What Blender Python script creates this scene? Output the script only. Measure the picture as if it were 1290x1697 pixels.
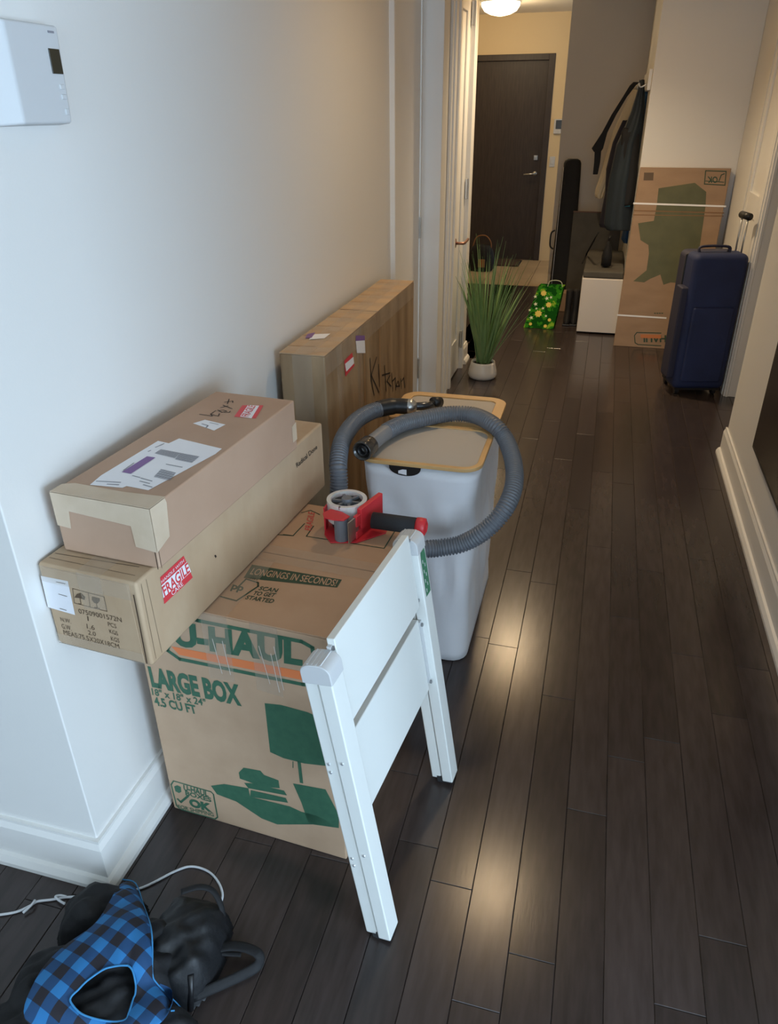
import bpy, bmesh, math, random
from mathutils import Vector, Matrix, noise
import numpy as np
random.seed(7)
S = bpy.context.scene
for o in list(bpy.data.objects): bpy.data.objects.remove(o)

# ---------------------------------------------------------------- camera calibration (1290x1697)
CEN = np.array([645.0, 848.5]); CAMH = 1.5
_a = np.array([1027.0, 179.0]) - CEN; _b = np.array([665.0, 3124.0]) - CEN
FPX = math.sqrt(-_a @ _b)
_Y = np.array([_a[0], _a[1], FPX]); _Y /= np.linalg.norm(_Y)
_Z = -np.array([_b[0], _b[1], FPX]); _Z /= np.linalg.norm(_Z)
_X = np.cross(_Y, _Z)
RW = np.array([_X, _Y, _Z])
cam_data = bpy.data.cameras.new('camera')
cam = bpy.data.objects.new('camera', cam_data)
S.collection.objects.link(cam); S.camera = cam
cam_data.sensor_fit = 'VERTICAL'; cam_data.sensor_height = 36.0; cam_data.lens = FPX / 1697 * 36
cam_data.clip_start = 0.02
_M = np.column_stack([RW @ np.array([1, 0, 0]), RW @ np.array([0, -1, 0]), RW @ np.array([0, 0, -1])])
cam.matrix_world = Matrix.Translation((0, 0, CAMH)) @ Matrix(_M.tolist()).to_4x4()

# ---------------------------------------------------------------- world, daylight, exposure
W = bpy.data.worlds.new('world'); S.world = W; W.use_nodes = True
W.node_tree.nodes['Background'].inputs[0].default_value = (0.62, 0.80, 1.0, 1)
W.node_tree.nodes['Background'].inputs[1].default_value = 2.2
S.view_settings.view_transform = 'Standard'; S.view_settings.look = 'None'
S.view_settings.gamma = 1.0; S.view_settings.exposure = 0.0; S.view_settings.use_curve_mapping = False
def area(name, loc, rot, sx, sy, power, colr):
    l = bpy.data.lights.new(name, 'AREA'); l.shape = 'RECTANGLE'; l.size = sx; l.size_y = sy
    l.energy = power; l.color = colr
    o = bpy.data.objects.new(name, l); o.location = loc; o.rotation_euler = rot
    S.collection.objects.link(o); return o
# daylight that comes in through the big window of the room behind the camera
area('window_daylight', (3.38, -1.2, 1.08), (0, math.radians(90), 0), 1.75, 2.7, 182, (0.58, 0.78, 1.0))
area('back_fill_light', (0.2, -3.02, 1.3), (math.radians(-90), 0, math.radians(180)), 2.6, 1.8, 30, (0.62, 0.80, 1.0))  # added fill from behind, brightens the box fronts and the hallway

# ---------------------------------------------------------------- helpers
def px_ray(u, v):
    return RW @ np.array([u - CEN[0], v - CEN[1], FPX])
def pz(u, v, z=0.0):
    d = px_ray(u, v); t = (z - CAMH) / d[2]; return Vector((d[0]*t, d[1]*t, z))
def pxx(u, v, x):
    d = px_ray(u, v); t = x / d[0]; return Vector((x, d[1]*t, CAMH + d[2]*t))
def py(u, v, y):
    d = px_ray(u, v); t = y / d[1]; return Vector((d[0]*t, y, CAMH + d[2]*t))
def lin(c):
    c = c / 255.0
    return c / 12.92 if c <= 0.04045 else ((c + 0.055) / 1.055) ** 2.4
def rgb(r, g, b): return (lin(r), lin(g), lin(b), 1.0)

OFF = {}
SPLIT = {'packing_tape', 'stain', 'hinge', 'bolt', 'hinge_strip', 'masking_tape', 'rubber_foot', 'pull_rod', 'edge_crack'}
FLAT = {'print', 'handwriting', 'crease', 'tape_crease', 'flower_print', 'fold_seam', 'core_hub', 'knot'}
def link(o): S.collection.objects.link(o); return o
def meta(o, label=None, cat=None, group=None, kind=None):
    if label: o['label'] = label
    if cat: o['category'] = cat
    if group: o['group'] = group
    if kind: o['kind'] = kind
    return o
def thing(name, loc, label, cat, group=None):
    o = bpy.data.objects.new(name, None); o.empty_display_size = 0.05
    link(o); o.location = loc; OFF[o.name] = Vector(loc); meta(o, label, cat, group); return o

class MB:
    def __init__(s): s.v = []; s.f = []
    def add(s, vs, fs):
        n = len(s.v); s.v += [Vector(v) for v in vs]; s.f += [tuple(n + i for i in f) for f in fs]; return s
    def box(s, x0, x1, y0, y1, z0, z1):
        vs = [(x, y, z) for z in (z0, z1) for y in (y0, y1) for x in (x0, x1)]
        return s.add(vs, [(0,2,3,1),(4,5,7,6),(0,1,5,4),(2,6,7,3),(0,4,6,2),(1,3,7,5)])
    def obox(s, o, ex, ey, ez, a, b, c):        # oriented box; a,b,c = (lo,hi)
        o = Vector(o)
        vs = [o + ex*x + ey*y + ez*z for z in c for y in b for x in a]
        return s.add(vs, [(0,2,3,1),(4,5,7,6),(0,1,5,4),(2,6,7,3),(0,4,6,2),(1,3,7,5)])
    def prism(s, pts, d):                        # pts list of Vector (planar), extruded by vector d
        n = len(pts); d = Vector(d)
        vs = [Vector(p) for p in pts] + [Vector(p) + d for p in pts]
        fs = [tuple(range(n))[::-1], tuple(range(n, 2*n))] + [(i, (i+1) % n, n+(i+1) % n, n+i) for i in range(n)]
        return s.add(vs, fs)
    def rings(s, rings, cap0=True, cap1=True, closed=True):
        n = len(rings[0]); vs = [p for r in rings for p in r]; fs = []
        for i in range(len(rings)-1):
            for j in range(n if closed else n-1):
                k = (j+1) % n
                fs.append((i*n+j, i*n+k, (i+1)*n+k, (i+1)*n+j))
        if cap0: fs.append(tuple(range(n))[::-1])
        if cap1: fs.append(tuple((len(rings)-1)*n + j for j in range(n)))
        return s.add(vs, fs)
    def cyl(s, c, r0, r1, h, axis=(0,0,1), n=24, cap0=True, cap1=True):
        ax = Vector(axis).normalized(); q = ax.to_track_quat('Z', 'X').to_matrix()
        c = Vector(c); R = []
        for rr, t in ((r0, 0), (r1, h)):
            R.append([c + ax*t + q @ Vector((rr*math.cos(2*math.pi*i/n), rr*math.sin(2*math.pi*i/n), 0)) for i in range(n)])
        return s.rings(R, cap0, cap1)
    def lathe(s, c, prof, n=28, axis=(0,0,1), cap0=True, cap1=True, sx=1, sy=1):
        ax = Vector(axis).normalized(); q = ax.to_track_quat('Z', 'X').to_matrix(); c = Vector(c)
        return s.rings([[c + ax*t + q @ Vector((sx*r*math.cos(2*math.pi*i/n), sy*r*math.sin(2*math.pi*i/n), 0)) for i in range(n)] for r, t in prof], cap0, cap1)
    def tube(s, path, rad, n=12, caps=True, flat=1.0, upv=None):
        path = [Vector(p) for p in path]; R = []; prev = None
        for i, p in enumerate(path):
            t = (path[min(i+1, len(path)-1)] - path[max(i-1, 0)]).normalized()
            if prev is None:
                a = Vector(upv) if upv else (Vector((0,0,1)) if abs(t.z) < .9 else Vector((1,0,0)))
                u = (a - t*a.dot(t)).normalized()
            else:
                u = prev - t*prev.dot(t); u.normalize()
            prev = u; w = t.cross(u); r = rad[i] if isinstance(rad, (list, tuple)) else rad
            R.append([p + (u*math.cos(2*math.pi*j/n)*r*flat + w*math.sin(2*math.pi*j/n)*r) for j in range(n)])
        return s.rings(R, caps, caps)
    def comps(s):
        par = list(range(len(s.v)))
        def find(a):
            while par[a] != a: par[a] = par[par[a]]; a = par[a]
            return a
        for f in s.f:
            r = find(f[0])
            for k in f[1:]: par[find(k)] = r
        g = {}
        for f in s.f: g.setdefault(find(f[0]), []).append(f)
        out = []
        for fs in g.values():
            ids = sorted({i for f in fs for i in f}); mp = {i: n for n, i in enumerate(ids)}
            q = MB(); q.v = [s.v[i] for i in ids]; q.f = [tuple(mp[i] for i in f) for f in fs]; out.append(q)
        return out
    def build(s, name, m, parent=None, **k):
        if name in SPLIT:
            for q in s.comps(): o = q.build1(name, m, parent, **k)
            return o
        o = s.build1(name, m, parent, **k)
        if parent is not None and name in FLAT and len(s.comps()) > 1: o['kind'] = 'stuff'
        return o
    def build1(s, name, m, parent=None, smooth=False, bevel=0, segs=2, loc=None, angle=None, solid=0):
        off = Vector((0,0,0))
        if parent is not None: off = OFF[parent.name]
        elif loc is not None: off = Vector(loc)
        me = bpy.data.meshes.new(name)
        me.from_pydata([v - off for v in s.v], [], s.f)
        bm = bmesh.new(); bm.from_mesh(me)
        if len(bm.faces) < 40000: bmesh.ops.recalc_face_normals(bm, faces=bm.faces)
        bm.to_mesh(me); bm.free()
        if smooth: me.polygons.foreach_set('use_smooth', [True]*len(me.polygons))
        me.materials.append(m)
        o = bpy.data.objects.new(name, me); link(o)
        if parent is not None: o.parent = parent
        elif loc is not None: o.location = loc
        OFF[o.name] = off
        if solid:
            md = o.modifiers.new('solid', 'SOLIDIFY'); md.thickness = solid; md.offset = 0
        if bevel:
            md = o.modifiers.new('bevel', 'BEVEL'); md.width = bevel; md.segments = segs; md.limit_method = 'ANGLE'
            md.angle_limit = math.radians(40)
            if not smooth:
                me.polygons.foreach_set('use_smooth', [True]*len(me.polygons))
                md.harden_normals = True
        return o
def catmull(pts, n):
    pts = [Vector(p) for p in pts]; P = [pts[0]*2-pts[1]] + pts + [pts[-1]*2-pts[-2]]
    out = []
    for i in range(1, len(P)-2):
        for k in range(n):
            t = k/n; a, b, c, d = P[i-1], P[i], P[i+1], P[i+2]
            out.append(0.5*((2*b) + (c-a)*t + (2*a-5*b+4*c-d)*t*t + (3*b-a-3*c+d)*t**3))
    out.append(pts[-1]); return out

# ---------------------------------------------------------------- materials
MATS = {}
def mat(name, c, rough=0.6, metal=0.0, c2=None, nscale=8.0, stretch=(1,1,1), bump=0.0, bscale=60.0, coat=0.0,
        rand=0.0, alpha=None, trans=0.0, emit=None, estr=0, spec=0.5, sheen=0.0, detail=5, sub=0.0, lo=0.35, hi=0.65):
    if name in MATS: return MATS[name]
    m = bpy.data.materials.new(name); m.use_nodes = True; nt = m.node_tree; N = nt.nodes; L = nt.links
    b = N['Principled BSDF']; b.inputs['Base Color'].default_value = c; b.inputs['Roughness'].default_value = rough
    b.inputs['Metallic'].default_value = metal; b.inputs['Coat Weight'].default_value = coat
    b.inputs['Specular IOR Level'].default_value = spec; b.inputs['Sheen Weight'].default_value = sheen
    b.inputs['Transmission Weight'].default_value = trans
    if sub: b.inputs['Subsurface Weight'].default_value = sub
    if alpha is not None: b.inputs['Alpha'].default_value = alpha
    if emit: b.inputs['Emission Color'].default_value = emit; b.inputs['Emission Strength'].default_value = estr
    tc = N.new('ShaderNodeTexCoord'); mp = N.new('ShaderNodeMapping'); mp.inputs['Scale'].default_value = stretch
    L.new(tc.outputs['Object'], mp.inputs[0])
    last = None
    if c2:
        nz = N.new('ShaderNodeTexNoise'); nz.inputs['Scale'].default_value = nscale; nz.inputs['Detail'].default_value = detail
        L.new(mp.outputs[0], nz.inputs['Vector'])
        rp = N.new('ShaderNodeMapRange'); rp.inputs[1].default_value = lo; rp.inputs[2].default_value = hi
        L.new(nz.outputs['Fac'], rp.inputs[0])
        mx = N.new('ShaderNodeMix'); mx.data_type = 'RGBA'; mx.inputs[6].default_value = c; mx.inputs[7].default_value = c2
        L.new(rp.outputs[0], mx.inputs[0]); last = mx.outputs[2]
    if rand:
        oi = N.new('ShaderNodeObjectInfo'); r2 = N.new('ShaderNodeMapRange')
        r2.inputs[3].default_value = 1-rand; r2.inputs[4].default_value = 1+rand; L.new(oi.outputs['Random'], r2.inputs[0])
        hs = N.new('ShaderNodeHueSaturation'); L.new(r2.outputs[0], hs.inputs['Value'])
        if last: L.new(last, hs.inputs['Color'])
        else: hs.inputs['Color'].default_value = c
        last = hs.outputs[0]
    if last: L.new(last, b.inputs['Base Color'])
    if bump:
        n2 = N.new('ShaderNodeTexNoise'); n2.inputs['Scale'].default_value = bscale; n2.inputs['Detail'].default_value = 4
        L.new(mp.outputs[0], n2.inputs['Vector'])
        bp = N.new('ShaderNodeBump'); bp.inputs['Strength'].default_value = bump; bp.inputs['Distance'].default_value = 0.01
        L.new(n2.outputs['Fac'], bp.inputs['Height']); L.new(bp.outputs[0], b.inputs['Normal'])
    MATS[name] = m; return m

M_wall = mat('white_wall_paint', rgb(226,224,220), 0.55, bump=0.03, bscale=220)
M_trim = mat('white_trim_paint', rgb(232,230,226), 0.35)
M_grey = mat('grey_wall_paint', rgb(214,207,196), 0.7, bump=0.03, bscale=220)
M_cream = mat('cream_wall_paint', rgb(222,200,160), 0.7, bump=0.03, bscale=220)
M_ceil = mat('ceiling_paint', rgb(225,218,205), 0.8)
M_door = mat('dark_oak_door', rgb(62,52,46), 0.5, c2=rgb(50,42,38), nscale=14, stretch=(6,6,.5))
M_plank = mat('dark_maple_plank', rgb(66,57,55), 0.22, c2=rgb(56,48,46), nscale=9, stretch=(6,.9,1), rand=0.22, bump=0.012, bscale=30, spec=0.5)
M_sub = mat('plank_joint', rgb(38,30,27), 0.8)
M_tile = mat('beige_floor_tile', rgb(186,164,132), 0.4, c2=rgb(170,148,118), nscale=3)
M_card = mat('cardboard', rgb(190,160,132), 0.75, c2=rgb(182,152,124), nscale=10, bump=0.05, bscale=30)
M_card_pink = mat('smooth_brown_cardboard', rgb(184,152,128), 0.7, c2=rgb(177,145,121), nscale=7)
M_card_worn = mat('worn_cardboard', rgb(166,140,108), 0.6, c2=rgb(128,103,74), nscale=5, stretch=(2,3,.6), bump=0.25, bscale=9)
M_card_kraft = mat('kraft_cardboard', rgb(190,164,134), 0.7, c2=rgb(180,152,121), nscale=6, stretch=(2,2,1), bump=0.1, bscale=12)
M_card_top = mat('orange_kraft_cardboard', rgb(192,156,126), 0.5, c2=rgb(184,148,118), nscale=8)
M_card_far = mat('dull_brown_cardboard', rgb(160,132,106), 0.65, c2=rgb(150,123,98), nscale=5, stretch=(1,1,3))  # duller brown board of the far box and the small parcel
M_gap = mat('dark_gap', rgb(60,42,30), 0.9)
M_green = mat('green_ink', rgb(52,96,74), 0.6, c2=rgb(60,104,80), nscale=60)
M_dgreen = mat('dark_green_ink', rgb(44,70,52), 0.6)
M_olive = mat('faded_green_ink', rgb(94,94,66), 0.6, c2=rgb(84,86,60), nscale=10)
M_orange = mat('orange_ink', rgb(226,128,76), 0.6)
M_black_ink = mat('black_ink', rgb(40,32,28), 0.6)
M_brown_ink = mat('brown_ink', rgb(92,74,56), 0.6)
M_red = mat('red_sticker', rgb(214,62,70), 0.45)
M_white = mat('white_sticker', rgb(236,236,240), 0.5)
M_purple = mat('purple_ink', rgb(128,92,150), 0.5)
M_greyink = mat('grey_ink', rgb(138,138,146), 0.5)
M_masking = mat('masking_tape', rgb(210,190,166), 0.6, c2=rgb(201,180,154), nscale=14, bump=.15, bscale=30)
M_clear = mat('clear_packing_tape', rgb(215,200,180), 0.12, alpha=0.22, bump=.35, bscale=45, stretch=(1,.3,1))
M_ladder = mat('white_enamel', rgb(232,234,230), 0.38)
M_screw = mat('screw_steel', rgb(150,150,152), 0.35, metal=.8)
M_plastic_w = mat('white_plastic', rgb(204,205,206), 0.55)
M_lcd = mat('dark_lcd', rgb(52,50,40), 0.2)
M_black = mat('black_plastic', rgb(28,28,30), 0.4)
M_rubber = mat('black_foam_rubber', rgb(40,40,42), 0.85, bump=.1, bscale=200)
M_redpl = mat('red_painted_metal', rgb(206,44,54), 0.35)
M_redhi = mat('red_plastic', rgb(214,52,60), 0.4)
M_roll = mat('tape_roll_film', rgb(214,208,204), 0.25, sub=.2)
M_rollgrey = mat('grey_roller', rgb(112,114,120), 0.45)
M_steel = mat('brushed_steel', rgb(190,190,188), 0.3, metal=.9)
M_hose = mat('grey_hose', rgb(106,110,117), 0.3)
M_cuffg = mat('grey_smooth_cuff', rgb(128,132,138), 0.35)
M_hamp = mat('grey_hamper_fabric', rgb(238,238,242), 0.85, c2=rgb(230,231,236), nscale=5, bump=.25, bscale=7, sheen=.2)
M_lid = mat('beige_grey_lid_fabric', rgb(186,178,168), 0.85, bump=.05, bscale=300)
M_bamboo = mat('bamboo_rim', rgb(212,172,116), 0.42, c2=rgb(200,158,102), nscale=12, stretch=(1,1,8))
M_leaf = mat('grass_leaf', rgb(142,172,116), 0.45, c2=rgb(98,136,80), nscale=8, stretch=(1,1,.5), spec=.5)
M_leaf2 = mat('pale_grass_leaf', rgb(178,190,140), 0.5)
M_pot = mat('white_ceramic', rgb(232,228,222), 0.35)
M_soil = mat('dark_soil', rgb(38,34,26), .9, bump=.5, bscale=80)
M_navy = mat('navy_fabric', rgb(36,48,88), 0.7, c2=rgb(29,39,74), nscale=5, bump=.1, bscale=120)
M_navyd = mat('dark_navy_trim', rgb(46,46,66), 0.6)
M_blackf = mat('black_fabric', rgb(20,20,23), 0.75, bump=.45, bscale=22)
M_charcoal = mat('charcoal_fabric', rgb(92,88,80), 0.85, c2=rgb(84,80,73), nscale=9)
M_bench = mat('white_laminate', rgb(226,218,210), 0.4)
M_teal = mat('dark_teal_fabric', rgb(38,50,58), 0.7, c2=rgb(28,38,48), nscale=9, bump=.3, bscale=14, stretch=(1,1,.3))
M_blue = mat('blue_fabric', rgb(36,78,118), 0.7, bump=.3, bscale=14, stretch=(1,1,.3))
M_bteal = mat('bright_teal_lining', rgb(50,118,140), 0.7)
M_canvas = mat('cream_canvas', rgb(206,192,164), 0.85, bump=.3, bscale=20, stretch=(1,1,.3))
M_cable = mat('white_cable', rgb(220,222,226), 0.45)
M_screen = mat('black_glass', rgb(14,13,14), 0.15)
M_mat = mat('brown_doormat', rgb(74,56,44), .95)
M_copper = mat('copper_handle', rgb(150,110,92), 0.35, metal=.7)
M_tan = mat('tan_leather', rgb(150,104,60), .6)

def plaid():
    m = bpy.data.materials.new('blue_plaid_cloth'); m.use_nodes = True; nt = m.node_tree; N = nt.nodes; L = nt.links
    b = N['Principled BSDF']; b.inputs['Roughness'].default_value = .8
    tc = N.new('ShaderNodeTexCoord'); mp = N.new('ShaderNodeMapping'); mp.inputs['Rotation'].default_value = (0, 0, math.radians(14))
    mp.inputs['Scale'].default_value = (22, 22, 22)
    L.new(tc.outputs['Object'], mp.inputs[0]); sp = N.new('ShaderNodeSeparateXYZ'); L.new(mp.outputs[0], sp.inputs[0])
    out = []
    for ax in (0, 1):
        f = N.new('ShaderNodeMath'); f.operation = 'FRACT'; L.new(sp.outputs[ax], f.inputs[0])
        g = N.new('ShaderNodeMath'); g.operation = 'GREATER_THAN'; g.inputs[1].default_value = .5; L.new(f.outputs[0], g.inputs[0]); out.append(g)
    ad = N.new('ShaderNodeMath'); ad.operation = 'ADD'; L.new(out[0].outputs[0], ad.inputs[0]); L.new(out[1].outputs[0], ad.inputs[1])
    hv = N.new('ShaderNodeMath'); hv.operation = 'MULTIPLY'; hv.inputs[1].default_value = .5; L.new(ad.outputs[0], hv.inputs[0])
    cr = N.new('ShaderNodeValToRGB'); cr.color_ramp.interpolation = 'CONSTANT'
    e = cr.color_ramp.elements; e[0].color = rgb(44,122,184); e[1].position = .25; e[1].color = rgb(30,72,116)
    x = e.new(.75); x.color = rgb(36,33,41)
    L.new(hv.outputs[0], cr.inputs[0]); L.new(cr.outputs[0], b.inputs['Base Color']); return m
M_plaid = plaid()
def floral():
    m = bpy.data.materials.new('green_floral_paper'); m.use_nodes = True; nt = m.node_tree; N = nt.nodes; L = nt.links
    b = N['Principled BSDF']; b.inputs['Roughness'].default_value = .85; b.inputs['Specular IOR Level'].default_value = .1
    tc = N.new('ShaderNodeTexCoord'); vo = N.new('ShaderNodeTexNoise'); vo.inputs['Scale'].default_value = 22
    L.new(tc.outputs['Object'], vo.inputs[0]); cr = N.new('ShaderNodeValToRGB'); cr.color_ramp.interpolation = 'CONSTANT'
    e = cr.color_ramp.elements; e[0].color = rgb(16,78,18); e[1].position = .5; e[1].color = rgb(50,130,30)
    x = e.new(.64); x.color = rgb(130,170,50)
    L.new(vo.outputs['Fac'], cr.inputs[0]); L.new(cr.outputs[0], b.inputs['Base Color']); return m
M_floral = floral()
M_yel = mat('yellow_petal', rgb(214,190,60), .5); M_wpet = mat('white_petal', rgb(214,222,190), .5)

# ---------------------------------------------------------------- flat print helpers
class Face:
    def __init__(s, o, ex, ey):
        s.o = Vector(o); s.ex = Vector(ex).normalized(); e = Vector(ey); e = e - s.ex*e.dot(s.ex); s.ey = e.normalized(); s.n = s.ex.cross(s.ey)
    def loc(s, p):
        d = px_ray(*p); d = Vector(d); c = Vector((0,0,CAMH)); t = (s.o - c).dot(s.n) / d.dot(s.n); h = c + d*t - s.o
        return (h.dot(s.ex), h.dot(s.ey))
    def pt(s, ab, off=0.0006): return s.o + s.ex*ab[0] + s.ey*ab[1] + s.n*off
    def poly(s, mb, pts, off=0.0006, px=True, thick=0):
        q = [s.pt(s.loc(p) if px else p, off) for p in pts]
        if thick: mb.prism(q, s.n*thick)
        else: mb.add(q, [tuple(range(len(q)))])
    def line(s, mb, pts, w, off=0.0006, px=True, close=False):
        q = [Vector(s.loc(p) if px else p) for p in pts]
        if close: q.append(q[0])
        for a, b in zip(q, q[1:]):
            d = (b-a)
            if d.length < 1e-6: continue
            d.normalize(); n = Vector((-d.y, d.x))*w/2; e = d*w*.35
            mb.add([s.pt(a-n-e, off), s.pt(b-n+e, off), s.pt(b+n+e, off), s.pt(a+n-e, off)], [(0,1,2,3)])
_fc = {}
def glyphs(txt, bold=0.0):
    if (txt, bold) in _fc: return _fc[(txt, bold)]
    cu = bpy.data.curves.new('t', 'FONT'); cu.body = txt; cu.size = 1.0; cu.offset = bold; cu.resolution_u = 3
    o = bpy.data.objects.new('t', cu); link(o); bpy.context.view_layer.update()
    dg = bpy.context.evaluated_depsgraph_get(); me = bpy.data.meshes.new_from_object(o.evaluated_get(dg))
    v = [(p.co.x, p.co.y) for p in me.vertices]; f = [tuple(p.vertices) for p in me.polygons]
    bpy.data.objects.remove(o); bpy.data.curves.remove(cu); bpy.data.meshes.remove(me)
    xs = [a[0] for a in v]; x0, x1 = min(xs), max(xs)
    _fc[(txt, bold)] = ([((a[0]-x0)/(x1-x0), a[1]/0.70) for a in v], f); return _fc[(txt, bold)]
def text(face, mb, txt, p0, p1, ptop, off=0.0008, bold=0.0, px=True):
    """p0 baseline left, p1 baseline right, ptop top of first capital"""
    v, f = glyphs(txt, bold)
    a = Vector(face.loc(p0) if px else p0); b = Vector(face.loc(p1) if px else p1); c = Vector(face.loc(ptop) if px else ptop)
    mb.add([face.pt(a + (b-a)*x + (c-a)*y, off) for x, y in v], f)

# ================================================================= SETTING
XL, XR, CH = -0.893, 0.69, 2.33
def struct(name, mb, m, parent=None, **k):
    o = mb.build(name, m, parent, **k)
    if parent is None: o['kind'] = 'structure'
    return o
# floor: dark base with individual planks
floor = struct('floor', MB().box(-3.6, 3.6, -3.2, 9.4, -0.06, -0.0035), M_sub)
PW, PX0 = 0.0935, -0.0145
joints = {0: [-.4, .926, 1.705, 2.9, 3.75], -1: [-.1, .807, 2.292, 3.4, 4.3], 1: [.2, 1.316, 2.6, 3.3, 4.1], 2: [.5, 1.514, 2.15, 3.2],
          -2: [.3, 1.043, 1.9], 3: [-.2, .9, 1.606, 2.471, 3.7], 4: [.35, 1.063, 2.0, 3.0], 5: [.7, 1.75, 2.6]}
cnt = 0; rest = MB()
def plank(mb, x0, x1, y0, y1):
    g = .0005; b = .001; x0 += g; x1 -= g; y0 += g; y1 -= g
    vs = [(x0,y0,-.008),(x1,y0,-.008),(x1,y1,-.008),(x0,y1,-.008),(x0,y0,-b),(x1,y0,-b),(x1,y1,-b),(x0,y1,-b),
          (x0+b,y0+b,0),(x1-b,y0+b,0),(x1-b,y1-b,0),(x0+b,y1-b,0)]
    mb.add(vs, [(0,1,5,4),(1,2,6,5),(2,3,7,6),(3,0,4,7),(4,5,9,8),(5,6,10,9),(6,7,11,10),(7,4,8,11),(8,9,10,11)])
rr = random.Random(3)
for k in range(-20, 18):
    x0 = PX0 + k*PW; x1 = x0 + PW
    ymax = 7.41 if x1 > XL+.02 else .9
    if x0 < XL - .02 and x1 > XL + .02: ymax = 7.41
    if x0 > .8: ymin0 = 3.6
    else: ymin0 = -.2
    js = list(joints.get(k, []))
    y = js[-1] if js else ymin0 - rr.random()*.8
    if not js: js = [y]
    while y < ymax:
        y += rr.choice([.45, .6, .8, .95, 1.1, 1.25]); js.append(y)
    for a, b in zip(js, js[1:]):
        a = max(a, ymin0); b = min(b, ymax)
        if b - a < .05: continue
        if a < 5.6 and x0 > -1.9 and not (x1 < -1.3 and a > .9) and cnt < 290:
            m = MB(); plank(m, x0, x1, a, b); m.build('floor_plank', M_plank, floor); cnt += 1
        else: plank(rest, x0, x1, a, b)
for k in range(-20, -8):
    plank(rest, PX0+k*PW, PX0+(k+1)*PW, 4.95 + (k % 3)*.2, 7.41)
rest.build('plank_field', M_plank, floor)['kind'] = 'stuff'
tx = -2.0
for i in range(5):
    for j in range(3):
        MB().box(-2.0+i*.45+.002, -2.0+(i+1)*.45-.002, 7.415+j*.47+.002, 7.415+(j+1)*.47-.002, -.006, .003).build('floor_tile', M_tile, floor, bevel=.001, segs=1)
struct('ceiling', MB().box(-3.6, 3.6, -3.2, 9.0, CH, CH+.1), M_ceil)
# near left wall corner: one solid mass bounded by the corridor face and the room face
struct('wall_left', MB().prism([Vector((x, y, 0)) for x, y in ((XL,.86),(XL,3.3),(XL-.14,3.3),(XL-.14,1.0),(-3.6,1.0),(-3.6,.86))], (0,0,CH)), M_wall, bevel=.003)
def base_run(name, p, q, n, h=.135, shoe=True):
    """baseboard with shoe moulding between floor points p,q ; n points into the room"""
    p = Vector((*p, 0)); q = Vector((*q, 0)); n = Vector((*n, 0)); d = q-p; up = Vector((0,0,1))
    m = MB(); prof = [(0,0),(.014,0),(.014,h-.022),(.008,h-.008),(.008,h),(0,h)]
    m.rings([[p + n*a + up*b for a, b in prof], [q + n*a + up*b for a, b in prof]])
    o = struct(name, m, M_trim)
    if shoe:
        s = MB(); prof = [(.014,0),(.03,0),(.03,.012),(.022,.026),(.014,.03)]
        s.rings([[p + n*a + up*b for a, b in prof], [q + n*a + up*b for a, b in prof]])
        s.build('shoe_moulding', M_trim, o)
    return o
def mitred(name, prof, m, parent=None):
    R = [[Vector((-3.4, .86-a_, z_)) for a_, z_ in prof], [Vector((XL+a_, .86-a_, z_)) for a_, z_ in prof], [Vector((XL+a_, 3.28, z_)) for a_, z_ in prof]]
    mb = MB().rings(R); return struct(name, mb, m, parent) if parent is None else mb.build(name, m, parent)
bl_ = mitred('baseboard_left', [(0,0),(.014,0),(.014,.113),(.008,.127),(.008,.135),(0,.135)], M_trim)
mitred('shoe_moulding', [(.014,0),(.03,0),(.03,.012),(.022,.026),(.014,.03)], M_trim, bl_)
# first doorway on the left wall (closed door, hinges on its far side)
struct('wall_left_head', MB().box(XL-.14, XL, 3.3, 3.97, 2.1, CH), M_wall)
m = MB(); m.box(XL-.03, XL-.004, 3.36, 3.845, .01, 2.1); d1 = struct('door_1', m, M_trim, bevel=.002)
MB().box(XL-.012, XL+.004, 3.845, 3.862, .93, 1.03).box(XL-.012, XL+.004, 3.845, 3.862, .2, .31).build('hinge', M_steel, d1)
def casing(name, x, y0, y1, n=1):
    m = MB(); w = y1-y0
    prof = [(0,0),(.02,0),(.022,.004),(.022,.02),(.014,.026),(.014,w*.5),(.009,w*.6),(.009,w),(0,w)]
    m.rings([[Vector((x+n*a, y0+b, z)) for a, b in prof] for z in (0, 2.15)])
    return struct(name, m, M_trim)
casing('trim_1', XL, 3.285, 3.36)
# corner step: wall comes forward, its narrow face looks back to the window
XS = -0.80
struct('trim_2', MB().box(XL-.14, XS, 3.89, 4.0, 0, CH).box(XL-.14, XL-.004, 3.875, 3.89, 0, CH), M_trim, bevel=.003)
struct('wall_left_far', MB().box(XL-.14, XS-.018, 4.0, 4.33, 0, CH).box(XL-.14, XS-.06, 4.33, 4.70, 0, CH).box(XL-.14, XS-.018, 4.70, 4.93, 0, CH), M_wall)
m = MB()
m.box(XS-.018, XS-.004, 4.12, 4.16, 0, 2.2).box(XS-.018, XS+.004, 4.16, 4.19, 0, 2.2).box(XS-.018, XS-.008, 4.25, 4.28, 0, 2.2).box(XS-.018, XS+.004, 4.28, 4.315, 0, 2.2)
struct('trim_3', m, M_trim, bevel=.003); casing('trim_4', XS-.018, 4.71, 4.80)
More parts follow.
